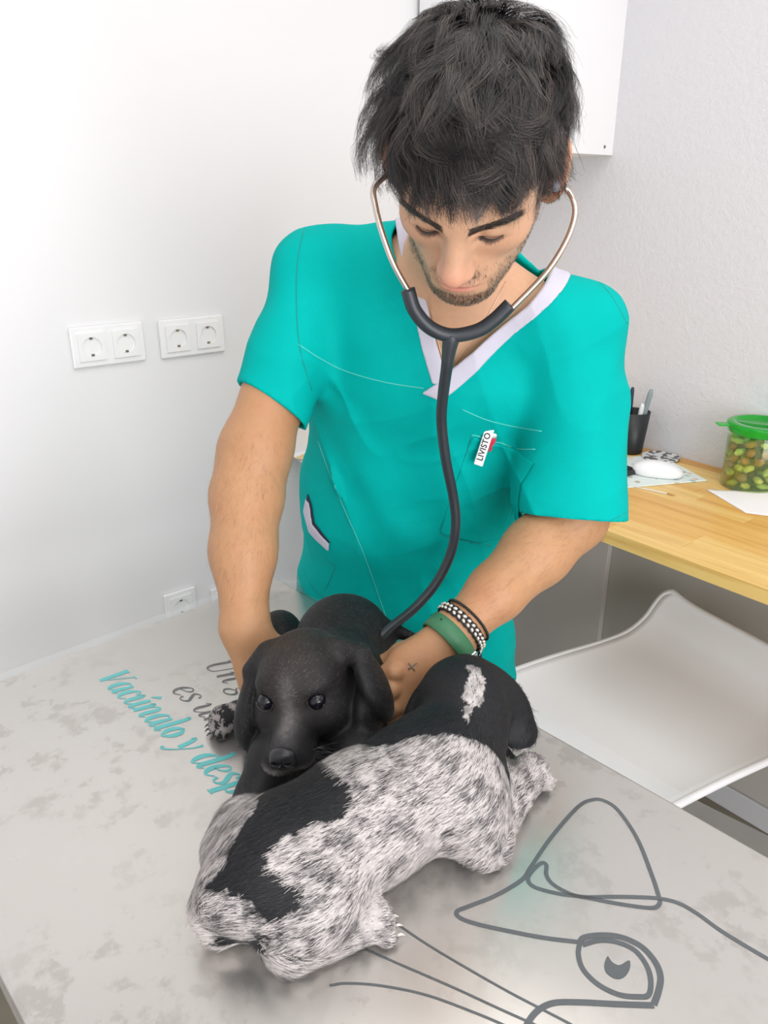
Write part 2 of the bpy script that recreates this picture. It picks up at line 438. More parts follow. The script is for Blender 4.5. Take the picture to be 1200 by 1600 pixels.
ribbon(bm, catmull(zpx([(910, 352), (890, 290), (850, 190), (800, 115), (762, 88), (730, 85), (690, 105), (620, 185), (565, 265), (540, 300), (470, 342), (400, 370), (366, 385), (376, 402), (420, 418), (500, 436), (600, 455), (697, 467)]), 8), T_, PZ + .00005)
ribbon(bm, catmull(zpx([(695, 470), (707, 455), (750, 448), (805, 453), (860, 478), (898, 520), (912, 560), (906, 600), (894, 634)]), 8), T_ * 1.3, PZ + .0001)
ribbon(bm, catmull(zpx([(894, 636), (800, 633), (700, 628), (630, 629), (590, 645), (565, 670), (550, 700), (540, 760), (560, 860)]), 8), T_ * 1.2, PZ + .00015)
ribbon(bm, catmull(zpx([(696, 468), (692, 500), (705, 540), (745, 580), (800, 607), (850, 613), (880, 608), (886, 570), (875, 530), (845, 490), (800, 468), (750, 462), (703, 474)]), 8), T_ * 1.05, PZ + .0002)
pp = catmull(zpx([(770, 505), (782, 520), (802, 529), (828, 516), (830, 538), (816, 559), (795, 565), (770, 552), (761, 530)]), 4, closed=True)
bm.faces.new([bm.verts.new((*q, PZ + .00025)) for q in pp])
for wl in ([(195, 410), (260, 455), (340, 505), (500, 597), (670, 686), (760, 740)], [(108, 478), (200, 520), (350, 585), (480, 645), (580, 690), (640, 720)], [(25, 583), (70, 577), (160, 583), (280, 607), (400, 650), (495, 690), (560, 725)]):
    ribbon(bm, catmull(zpx(wl), 8), 0.0019, PZ + .0003)
link('cat_drawing', bm_mesh('cat_drawing', bm), M_ink, e)
GL = {
 'a': (.92, [[(.62, .85, .05), (.38, 1., .07), (.12, .65, .2), (.12, .22, .2), (.3, .0, .07), (.6, .38, .05)], [(.7, 1., .12), (.64, .5, .2), (.62, .14, .2), (.72, .0, .09), (.9, .16, .04)]]),
 'c': (.68, [[(.56, .74, .16), (.5, .96, .07), (.3, .97, .08), (.1, .6, .2), (.12, .24, .2), (.32, .0, .07), (.62, .22, .04)]]),
 'u': (.95, [[(-.05, .84, .03), (.1, 1., .1), (.13, .7, .2), (.1, .3, .2), (.2, .02, .09), (.4, .1, .05), (.62, .5, .04)], [(.68, 1., .18), (.63, .4, .2), (.64, .08, .17), (.75, .0, .08), (.92, .16, .03)]]),
 'n': (.95, [[(-.04, .84, .03), (.1, 1., .1), (.14, .8, .2), (.08, .0, .2)], [(.12, .5, .04), (.4, .95, .06), (.6, .97, .13), (.65, .7, .2), (.6, .2, .19), (.7, .0, .09), (.9, .16, .03)]]),
 'l': (.42, [[(.0, 1.55, .05), (.14, 1.6, .13), (.15, 1.2, .2), (.1, .2, .2), (.2, .0, .1), (.38, .16, .03)]]),
 'o': (.76, [[(.36, 1., .06), (.13, .72, .18), (.1, .35, .2), (.3, .0, .06), (.56, .3, .18), (.59, .68, .2), (.36, 1., .06)]]),
 'y': (.86, [[(-.04, .84, .03), (.1, 1., .1), (.2, .7, .19), (.3, .1, .2)], [(.74, .97, .14), (.7, .6, .06), (.46, .1, .05), (.15, -.35, .07), (-.05, -.45, .12), (-.13, -.34, .12)]]),
 'd': (.95, [[(.62, .85, .05), (.38, 1., .07), (.12, .65, .2), (.12, .22, .2), (.3, .0, .07), (.6, .38, .05)], [(.5, 1.56, .04), (.68, 1.62, .13), (.7, 1.1, .2), (.63, .2, .2), (.72, .0, .09), (.92, .16, .03)]]),
 'e': (.72, [[(.14, .48, .05), (.46, .6, .06), (.6, .8, .12), (.5, .98, .08), (.3, .95, .08), (.1, .6, .2), (.12, .2, .2), (.35, .0, .08), (.64, .2, .04)]]),
 's': (.64, [[(.52, .78, .14), (.45, .97, .06), (.25, .97, .07), (.12, .78, .16), (.3, .52, .2), (.48, .25, .17), (.35, .02, .07), (.12, .02, .07), (.02, .24, .14)]]),
 'p': (.86, [[(-.05, .84, .03), (.1, 1., .1), (.14, .8, .2), (.04, -.45, .2)], [(-.12, -.48, .05), (.22, -.48, .05)], [(.12, .5, .04), (.4, .97, .07), (.62, .75, .2), (.6, .35, .2), (.4, .02, .08), (.14, .2, .05)]]),
 'V': (.98, [[(-.08, 1.46, .05), (.34, 1.46, .05)], [(.13, 1.45, .24), (.3, .02, .2)], [(.3, .02, .05), (.9, 1.45, .05)], [(.74, 1.46, .05), (1.08, 1.46, .05)]]),
 'U': (1.12, [[(-.05, 1.42, .05), (.38, 1.42, .05)], [(.18, 1.4, .2), (.08, .5, .2), (.18, .08, .14), (.45, .0, .07), (.72, .25, .06), (.86, 1.4, .06)], [(.72, 1.42, .05), (1.02, 1.42, .05)]]),
 'g': (.8, [[(.38, 1., .05), (.16, .78, .17), (.2, .5, .17), (.36, .4, .05), (.56, .62, .17), (.54, .86, .17), (.38, 1., .05)], [(.24, .44, .05), (.1, .26, .06), (.3, .14, .12), (.54, .0, .18), (.5, -.3, .1), (.2, -.46, .06), (-.06, -.3, .14), (.0, -.06, .1), (.24, .12, .05)], [(.56, .88, .05), (.7, 1., .1)]]),
 't': (.48, [[(.26, 1.32, .04), (.21, 1., .17), (.12, .25, .19), (.22, .0, .09), (.42, .16, .03)], [(-.04, .98, .06), (.44, .98, .06)]]),
}
def text_strokes(name, s, start_px, end_px, xh, weight, material, slant=0.27, gaps={}):
    A = wz(*start_px, TABLE_Z)[:2]; B = wz(*end_px, TABLE_Z)[:2]
    d = B - A; L = np.linalg.norm(d); d = d / L; up = np.array([-d[1], d[0]])
    tot = 0; adv = []
    for ch in s:
        adv.append(tot); base = {'ú': 'u'}.get(ch, ch); tot += .45 if ch == ' ' else GL[base][0] * 1.04
    sc = L / tot
    bm = bmesh.new(); k = 0
    for ch, a0 in zip(s, adv):
        if ch == ' ': continue
        strokes = list(GL[{'ú': 'u'}.get(ch, ch)][1])
        if ch == 'ú': strokes.append([(.42, 1.16, .05), (.72, 1.5, .16)])
        for st in strokes:
            q = np.array(st); c = catmull(q, 7) if len(q) > 2 else np.array([q[0] + (q[1] - q[0]) * t for t in np.linspace(0, 1, 4)])
            c[:, 2] = np.clip(c[:, 2], .03, .3)
            x = (a0 + c[:, 0]) * sc + slant * c[:, 1] * xh; y = c[:, 1] * xh
            k += 1
            ribbon(bm, A[None] + d[None] * x[:, None] + up[None] * y[:, None], np.maximum(c[:, 2] * weight, .05) * xh * 1.02, PZ + 0.000004 * k)
    link(name, bm_mesh(name, bm), material, e)
text_strokes('slogan_line', 'Vacúnalo y despa', (151, 1060), (386, 1266), 0.0270, 1.32, M_teal)
text_strokes('slogan_line', 'Un g', (320, 1041), (374, 1088), 0.0240, 1.0, M_ink2)
text_strokes('slogan_line', 'es un', (266, 1078), (336, 1140), 0.0240, 1.0, M_ink2)
text_strokes('slogan_line', 'te', (370, 1163), (396, 1186), 0.0240, 1.0, M_ink2)

# ---- clear plastic film lying over the top, overhanging the right edge
def schlick(t, f0):
    lw = t.new('ShaderNodeLayerWeight'); lw.inputs['Blend'].default_value = .5
    pw = t.new('ShaderNodeMath', operation='POWER'); pw.inputs[1].default_value = 4.5; t.l(lw.outputs['Facing'], pw.inputs[0])
    ma = t.new('ShaderNodeMath', operation='MULTIPLY_ADD'); ma.inputs[1].default_value = 1 - f0; ma.inputs[2].default_value = f0; t.l(pw.outputs[0], ma.inputs[0]); return ma
def film_mat():
    t = NT('clear_plastic_film'); n = t.n; n.remove(t.b)
    tr = t.new('ShaderNodeBsdfTransparent'); tr.inputs[0].default_value = (0.97, 0.98, 0.98, 1)
    gl = t.new('ShaderNodeBsdfGlossy'); gl.inputs['Roughness'].default_value = 0.16; gl.inputs[0].default_value = (1, 1, 1, 1)
    df = t.new('ShaderNodeBsdfDiffuse'); df.inputs[0].default_value = (.8, .82, .83, 1)
    fr = schlick(t, .03)
    tc = t.new('ShaderNodeTexCoord'); nz = t.noise(5, 4, 0.6); sc = t.noise(180, 2, .5)
    bp = t.new('ShaderNodeBump'); bp.inputs['Strength'].default_value = 0.10; bp.inputs['Distance'].default_value = 0.004; t.l(nz, bp.inputs['Height']); t.l(bp.outputs[0], gl.inputs['Normal'])
    m0 = t.new('ShaderNodeMixShader'); m0.inputs[0].default_value = 0.10; t.l(tr.outputs[0], m0.inputs[1]); t.l(df.outputs[0], m0.inputs[2])
    m1 = t.new('ShaderNodeMixShader'); t.l(fr.outputs[0], m1.inputs[0]); t.l(m0.outputs[0], m1.inputs[1]); t.l(gl.outputs[0], m1.inputs[2])
    t.l(m1.outputs[0], t.out.inputs['Surface']); return t.m
M_film = film_mat()
nu, nv = 34, 60; V = []; F = []
U0, U1, V0, V1 = -0.026, TWD + 0.004, -0.012, TLN - 0.05
random.seed(4)
for i in range(nu + 1):
    for j in range(nv + 1):
        u = U0 + (U1 - U0) * (i / nu) ** 1.4; v = V0 + (V1 - V0) * j / nv
        z = 0.0009
        if u < -0.002: z += (-u) * -0.12 + 0.003 * math.sin(v * 23) * (-u / 0.026)
        c = max(0.0, 0.12 - (u - U0) - (v - V0) * 1.1)          # corner curling up
        z += 5.2 * c * c
        q = tp(u + c * 0.25, v + c * 0.1, z); V.append(q)
for i in range(nu):
    for j in range(nv):
        F.append((i * (nv + 1) + j, (i + 1) * (nv + 1) + j, (i + 1) * (nv + 1) + j + 1, i * (nv + 1) + j + 1))
tag(link('plastic_film', mesh_np('plastic_film', V, F), M_film, None, True), 'clear plastic sheet lying over the steel table, corner curling up', 'plastic sheet')

# ================================================================ white stool by the desk
M_shell = mat('stool_shell', srgb(250, 250, 252), 0.42, noise=(5, 0.012))
M_rim = mat('stool_rim', srgb(240, 240, 242), 0.5)
M_chrome = mat('chrome', srgb(205, 206, 208), 0.15, 1.0)
M_black = mat('black_plastic', srgb(32, 34, 37), 0.45, noise=(40, 0.1))
so = np.array([1.110, 0.742]); su = np.array([0.985, -0.17]); sv = np.array([0.17, 0.985])
e = empty('stool', (float(so[0] + su[0] * .15), float(so[1] + su[1] * .15), 0), 'white moulded stool with a raised rear lip beside the worktop', 'stool')
prof = catmull([(-.10, .470), (-.085, .488), (-.05, .503), (0, .512), (.14, .513), (.28, .508), (.37, .512), (.425, .535), (.455, .565), (.475, .592), (.485, .608)], 5)
nw = 24; V = []; F = []; hw = 0.238
for layer in (0, 1):
    for i, (u, z) in enumerate(prof):
        T = prof[min(i + 1, len(prof) - 1)] - prof[max(i - 1, 0)]; T /= np.linalg.norm(T); nrm = np.array([-T[1], T[0]])
        s = i / (len(prof) - 1)
        h = hw * (1 - 0.16 * max(0, (0.25 - s) / 0.25) ** 2.2 - 0.10 * max(0, (s - 0.8) / 0.2) ** 2)
        for k in range(nw + 1):
            t = -1 + 2 * k / nw; v = h * t
            lift = 0.014 * abs(t) ** 6 + 0.008 * t * t * (1 - s)
            uu = u - layer * nrm[0] * 0.014; zz = z + lift - layer * nrm[1] * 0.014
            V.append((so[0] + su[0] * uu + sv[0] * v, so[1] + su[1] * uu + sv[1] * v, zz))
n = len(prof); st = nw + 1; off = n * st
for i in range(n - 1):
    for k in range(nw):
        F.append((i * st + k, i * st + k + 1, (i + 1) * st + k + 1, (i + 1) * st + k)); F.append((off + i * st + k, off + (i + 1) * st + k, off + (i + 1) * st + k + 1, off + i * st + k + 1))
bd = [i * st for i in range(n)] + [(n - 1) * st + k for k in range(1, st)] + [i * st + nw for i in range(n - 2, -1, -1)] + [k for k in range(nw - 1, 0, -1)]
for a, b in zip(bd, bd[1:] + bd[:1]): F.append((a, b, off + b, off + a))
seat = link('seat_shell', mesh_np('seat_shell', V, F), M_shell, e, True)
rim = np.array([V[i] for i in bd]) * .5 + np.array([V[off + i] for i in bd]) * .5
tube('rim', rim, 0.0085, M_rim, e, sides=8, closed=True)
c = so + su * 0.13
lathe('gas_lift', [(0, .12), (.028, .12), (.028, .30), (.018, .30), (.018, .49), (.07, .49), (.07, .497), (0, .497)], (c[0], c[1], 0), M_chrome, e, 24)
for k in range(5):
    a = 2 * math.pi * k / 5 + .3; dx, dy = math.cos(a), math.sin(a)
    tube('foot', [(c[0] + dx * .02, c[1] + dy * .02, .12), (c[0] + dx * .15, c[1] + dy * .15, .095), (c[0] + dx * .24, c[1] + dy * .24, .065)], [.022, .018, .013], M_chrome, e, sides=8)
    px_, py_ = c[0] + dx * .24, c[1] + dy * .24
    tube('caster', [(px_ - dy * .016, py_ + dx * .016, .0275), (px_ + dy * .016, py_ - dx * .016, .0275)], .0275, M_black, e, sides=16)

# ================================================================ things on the worktop
def on_desk(px, py): return wz(px, py, DESK_Z)
# jar of treats
M_jar = None
def green_glass(name, col, dens):
    t = NT(name); t.n.remove(t.b)
    tr = t.new('ShaderNodeBsdfTransparent'); tr.inputs[0].default_value = col
    gl = t.new('ShaderNodeBsdfGlossy'); gl.inputs['Roughness'].default_value = .06
    df = t.new('ShaderNodeBsdfDiffuse'); df.inputs[0].default_value = dens[0]
    tl = t.new('ShaderNodeBsdfTranslucent'); tl.inputs[0].default_value = dens[0]
    fr = schlick(t, .035)
    md = t.new('ShaderNodeMixShader'); md.inputs[0].default_value = .5; t.l(df.outputs[0], md.inputs[1]); t.l(tl.outputs[0], md.inputs[2])
    m0 = t.new('ShaderNodeMixShader'); m0.inputs[0].default_value = dens[1]; t.l(tr.outputs[0], m0.inputs[1]); t.l(md.outputs[0], m0.inputs[2])
    m1 = t.new('ShaderNodeMixShader'); t.l(fr.outputs[0], m1.inputs[0]); t.l(m0.outputs[0], m1.inputs[1]); t.l(gl.outputs[0], m1.inputs[2])
    t.l(m1.outputs[0], t.out.inputs['Surface']); return t.m
M_jar = green_glass('green_clear_plastic', (.93, 1.0, .86, 1), ((.45, .80, .30, 1), .07))
M_lid = green_glass('green_lid_plastic', (.35, .95, .40, 1), (srgb(50, 215, 80), .55))
jc = np.array([1.681, 0.752, DESK_Z]); jr, jh = .066, .136
e = empty('treat_jar', tuple(jc), 'clear green plastic jar full of treats by the wall', 'jar')
lathe('jar_body', [(0, .001), (jr - .004, .001), (jr, .006), (jr, jh - .022), (jr - .006, jh - .012), (jr - .006, jh), (jr - .009, jh), (jr - .009, jh - .012), (jr - .003, jh - .024), (jr - .003, .008), (0, .006)], jc, M_jar, e, 48)
lid = lathe('lid', [(0, jh + .010), (jr - .012, jh + .010), (jr - .01, jh + .014), (jr + .006, jh + .012), (jr + .007, jh + .006), (jr + .003, jh - .002), (jr + .003, jh - .008), (jr, jh - .008), (jr, jh + .004), (0, jh + .006)], jc, M_lid, e, 48)
bm = bmesh.new(); bm_box(bm, (0, 0, 0), (.034, .026, .004), .0018, 2, rot=Matrix.Rotation(2.4, 3, 'Z'), ctr=jc + np.array([-.060, .054, jh + .008])); link('lid_tab', bm_mesh('lid_tab', bm), M_lid, lid)
TM = [mat('treat_%s' % k, srgb(*c), .7, noise=(60, .2)) for k, c in (('ochre', (210, 192, 108)), ('brown', (182, 128, 80)), ('green', (196, 196, 118)), ('red', (178, 116, 80)))]
random.seed(7); tb = []
for kind in range(4):
    bm = bmesh.new(); bmesh.ops.create_icosphere(bm, subdivisions=1, radius=1.0)
    for v in bm.verts: v.co *= 1 + random.uniform(-.14, .14)
    bmesh.ops.scale(bm, vec=((.017, .011, .009), (.0145, .0115, .011), (.019, .009, .008), (.013, .013, .010))[kind], verts=bm.verts[:])
    me = bm_mesh('treat', bm); me.materials.append(TM[kind]); me.polygons.foreach_set('use_smooth', [True] * len(me.polygons)); tb.append(me)
lay = 0; cnt = 0
z = .016
while z < jh - .024:
    for ring, (rr, num) in enumerate(((.052, 11), (.030, 6), (.008, 1))):
        if ring == 2 and z < jh - .045: continue
        if ring == 1 and z < jh - .06: continue
        for k in range(num):
            a = 2 * math.pi * (k + .5 * (lay % 2)) / num + random.uniform(-.12, .12)
            wgt = [4, 1, 3, .5] if z < .075 else [1.3, 3, 2, 2.4]
            kd = random.choices(range(4), wgt)[0]
            o = bpy.data.objects.new('treat', tb[kd]); COL.objects.link(o)
            o.location = (jc[0] + rr * math.cos(a), jc[1] + rr * math.sin(a), jc[2] + z + random.uniform(-.003, .003))
            o.rotation_euler = (random.uniform(-.5, .5), random.uniform(-.5, .5), random.uniform(0, 6.3))
            tag(o, 'small dog treat packed inside the green jar', 'dog treat', 'treats in the green jar'); cnt += 1
    z += .0185; lay += 1
# pen cup
cc = np.array([1.688, 1.078, DESK_Z]); 
e = empty('pen_cup', tuple(cc), 'black tapered pen cup on the worktop behind the sleeve', 'pen cup')
lathe('cup_wall', [(0, .001), (.030, .001), (.031, .004), (.040, .108), (.0385, .108), (.0295, .006), (0, .006)], cc, M_black, e, 32)
M_pen = [mat('pen_black', srgb(28, 30, 36), .35), mat('pen_navy', srgb(38, 44, 74), .35), mat('pen_grey', srgb(140, 156, 160), .4), mat('pen_white', srgb(225, 228, 230), .4)]
pl = [((.014, .004), (-.02, .034), .165, .0055, 0, 'black pen upright in the pen cup'), ((.005, .016), (.026, .03), .160, .005, 1, 'navy pen leaning to the back of the pen cup'),
      ((.008, -.010), (-.010, -.046), .172, .0065, 2, 'grey ruled thermometer stick leaning out of the pen cup'), ((-.012, .002), (-.03, .014), .150, .005, 0, 'black marker leaning towards the room in the pen cup'),
      ((-.006, -.012), (-.014, -.03), .135, .006, 3, 'short white pen in the pen cup')]
for (bx, by_), (tx, ty), h, r, m, lab in pl:
    A = cc + np.array([bx * .8, by_ * .8, .009]); B = cc + np.array([tx, ty, h])
    tag(tube('pen', [A, A + (B - A) * .93, A + (B - A) * .97, B], [r, r, r * .85, r * .6], M_pen[m], None, sides=10), lab, 'pen')
# mouse mat, phone, mouse, spectacles-case sized disc, stick, sheet
def mm_mat():
    t = NT('terrazzo_mat_print'); tc = t.new('ShaderNodeTexCoord')
    vo = t.new('ShaderNodeTexVoronoi'); vo.inputs['Scale'].default_value = 42; t.l(tc.outputs['Object'], vo.inputs['Vector'])
    fl = t.ramp(vo.outputs['Distance'], [(.26, (1, 1, 1, 1)), (.34, (0, 0, 0, 1))])
    sp = t.new('ShaderNodeSeparateColor'); t.l(vo.outputs['Color'], sp.inputs[0])
    cr = t.ramp(sp.outputs[0], [(0, srgb(236, 196, 178)), (.25, srgb(186, 214, 214)), (.5, srgb(170, 190, 184)), (.75, srgb(240, 222, 190)), (1., srgb(160, 160, 150))])
    mx = t.new('ShaderNodeMix', data_type='RGBA'); t.l(fl, mx.inputs[0]); mx.inputs[6].default_value = srgb(228, 238, 234); t.l(cr, mx.inputs[7]); t.l(mx.outputs[2], t.b.inputs['Base Color'])
    t.b.inputs['Roughness'].default_value = .6; return t.m
q = on_desk(1052, 745)
RM = Matrix.Rotation(math.radians(-25.6), 3, 'Z')
bm = bmesh.new(); bm_box(bm, (0, 0, 0), (.22, .20, .003), .0012, 1, rot=RM, ctr=(1.578, .969, DESK_Z + .0016)); o = link('mouse_mat', bm_mesh('mouse_mat', bm), mm_mat()); tag(o, 'pale terrazzo print mouse mat under the white mouse', 'mouse mat')
mz = DESK_Z + .0032
V = []; F = []
def mouse_shape(name, ctr, L, Wd, H, ang, m, lab, cat):
    bm = bmesh.new(); bmesh.ops.create_uvsphere(bm, u_segments=28, v_segments=16, radius=1)
    for v in bm.verts:
        x, y, z_ = v.co; r = (abs(x) ** 2.6 + abs(y) ** 2.6) ** (1 / 2.6); r0 = math.hypot(x, y)
        if r > 1e-6: x *= r0 / r; y *= r0 / r
        z_ = max(z_, -.45) if z_ < 0 else z_
        v.co = (x * L / 2, y * Wd / 2 * (1 + .08 * x), (z_ + .45) * H / 1.45 * (1 - .12 * x))
    bmesh.ops.rotate(bm, cent=(0, 0, 0), matrix=Matrix.Rotation(ang, 3, 'Z'), verts=bm.verts[:])
    bmesh.ops.translate(bm, vec=ctr, verts=bm.verts[:])
    return tag(link(name, bm_mesh(name, bm), m, None, True), lab, cat)
M_mouse = mat('mouse_white', srgb(244, 244, 246), .3)
e = empty('computer_mouse', (1.575, .93, mz), 'white computer mouse on the mouse mat', 'computer mouse')
o = mouse_shape('mouse_shell', (1.575, .925, mz + .0002), .115, .062, .034, -1.0, M_mouse, None, None); o.parent = e; o.data.transform(Matrix.Translation(-e.location))
e = empty('tablet', (1.60, 1.05, mz), 'black tablet lying on the mouse mat behind the sleeve', 'tablet')
bm = bmesh.new(); bm_box(bm, (0, 0, 0), (.085, .17, .012), .005, 3, rot=Matrix.Rotation(-.12, 3, 'Z'), ctr=(1.515, 1.045, mz + .0064)); link('case', bm_mesh('case', bm), M_black, e)
bm = bmesh.new(); bm_box(bm, (0, 0, 0), (.074, .155, .0008), .0002, 1, rot=Matrix.Rotation(-.12, 3, 'Z'), ctr=(1.515, 1.045, mz + .0129)); link('screen', bm_mesh('screen', bm), mat('dark_glass', srgb(40, 42, 46), .12), e)
def sticker_mat():
    t = NT('round_sticker_print'); f = t.noise(70, 2, .5); t.l(t.ramp(f, [(.48, srgb(92, 90, 92)), (.52, srgb(222, 222, 222))]), t.b.inputs['Base Color']); t.b.inputs['Roughness'].default_value = .5; return t.m
tag(lathe('round_coaster', [(0, .0003), (.046, .0003), (.046, .003), (.044, .0035), (0, .0035)], (1.700, .996, mz), sticker_mat(), None, 36, False), 'round grey printed coaster beside the pen cup', 'coaster')
A = on_desk(1043, 773); B = on_desk(990, 762) 
A = A + [0, 0, .0028]; B = B + [0, 0, .0028]; D = B - A
e = empty('cotton_swab', tuple(A), 'thin white swab stick lying on the worktop in front of the mat', 'swab stick')
tube('stick', [A, A + D * 1.6], .0013, mat('swab_stick', srgb(226, 226, 228), .4), e, sides=8)
tube('swab_tip', [A - D * .22, A - D * .12, A + D * .02], [.0012, .0024, .0016], mat('swab_tip', srgb(196, 160, 96), .8), e, sides=8)
# sheet of white paper drooping on the worktop
cor = [on_desk(1103, 765), on_desk(1228, 775), on_desk(1300, 822), on_desk(1165, 802)]
V = []; F = []; n = 14
for i in range(n + 1):
    for j in range(n + 1):
        s, t = i / n, j / n
        q = cor[0] * (1 - s) * (1 - t) + cor[1] * s * (1 - t) + cor[2] * s * t + cor[3] * (1 - s) * t
        z = DESK_Z + .0006 + .010 * (s ** 2) + .004 * math.sin(3 * s + 2 * t) ** 2 * s
        V.append((q[0], q[1], z))
for i in range(n):
    for j in range(n): F.append((i * (n + 1) + j, i * (n + 1) + j + 1, (i + 1) * (n + 1) + j + 1, (i + 1) * (n + 1) + j))
o = tag(link('paper_sheet', mesh_np('paper_sheet', V, F), mat('tissue_paper', srgb(250, 246, 246), .8), None, True), 'white paper sheet lying on the worktop in front of the green jar', 'paper')
md = o.modifiers.new('thickness', 'SOLIDIFY'); md.thickness = .0006; md.offset = 1
# ================================================================ organic surfaces: signed distance fields -> one continuous mesh
def smin(a, b, k):
    if k <= 0: return np.minimum(a, b)
    h = np.maximum(k - np.abs(a - b), 0) / k
    return np.minimum(a, b) - h * h * k * 0.25
def smax(a, b, k): return -smin(-a, -b, k)
def A3(v): return np.asarray(v, dtype=np.float32)
def cone(a, b, ra, rb):
    a, b = A3(a), A3(b); ba = b - a; L2 = float(ba @ ba) + 1e-12
    def f(p):
        q = p - a; h = np.clip((q @ ba) / L2, 0, 1)
        return np.sqrt(((q - h[:, None] * ba) ** 2).sum(1)) - (ra + (rb - ra) * h)
    return f
def ell(c, r, R=None):
    c, r = A3(c), A3(r); Rm = None if R is None else A3(R)
    def f(p):
        q = p - c
        if Rm is not None: q = q @ Rm          # columns of R are the local axes
        k0 = np.sqrt(((q / r) ** 2).sum(1)); k1 = np.sqrt(((q / (r * r)) ** 2).sum(1))
        return k0 * (k0 - 1) / np.maximum(k1, 1e-6)
    return f
def axes(long, normal):
    l = np.asarray(long, float); l /= np.linalg.norm(l); n = np.asarray(normal, float); n = n - l * (n @ l); n /= np.linalg.norm(n)
    return np.stack([l, np.cross(n, l), n], 1)
def ecap(a, b, wa, wb, side):
    """tapered capsule with elliptic section: (half width along 'side', half depth)"""
    a, b = np.asarray(a, float), np.asarray(b, float); L = np.linalg.norm(b - a); t = (b - a) / L
    s = np.asarray(side, float); s = s - t * (s @ t); s /= np.linalg.norm(s); d = np.cross(t, s)
    a3, t3, s3, d3 = A3(a), A3(t), A3(s), A3(d)
    def f(p):
        q = p - a3; h = q @ t3; hc = np.clip(h, 0, L); u = hc / L
        ws = wa[0] + (wb[0] - wa[0]) * u; wd = wa[1] + (wb[1] - wa[1]) * u
        x = q @ s3; y = q @ d3; z = (h - hc)
        m = np.minimum(ws, wd)
        k0 = np.sqrt((x / ws) ** 2 + (y / wd) ** 2 + (z / m) ** 2)
        k1 = np.sqrt((x / ws ** 2) ** 2 + (y / wd ** 2) ** 2 + (z / m ** 2) ** 2)
        return k0 * (k0 - 1) / np.maximum(k1, 1e-6)
    return f
def chain(pts, rad, k=0.004):
    fs = [cone(pts[i], pts[i + 1], rad[i], rad[i + 1]) for i in range(len(pts) - 1)]
    def f(p):
        d = fs[0](p)
        for g in fs[1:]: d = smin(d, g(p), k)
        return d
    return f
class SDF:
    def __init__(s): s.ops = []
    def add(s, f, k=0.01): s.ops.append(('u', f, k)); return s
    def sub(s, f, k=0.01): s.ops.append(('s', f, k)); return s
    def cut(s, f, k=0.0): s.ops.append(('i', f, k)); return s
    def __call__(s, p):
        d = None
        for op, f, k in s.ops:
            e = f(p)
            if d is None: d = e
            elif op == 'u': d = smin(d, e, k)
            elif op == 's': d = smax(d, -e, k)
            else: d = smax(d, e, k)
        return d
def ev(fn, p, chunk=60000):
    out = np.empty(len(p), dtype=np.float32)
    for i in range(0, len(p), chunk): out[i:i + chunk] = fn(p[i:i + chunk])
    return out
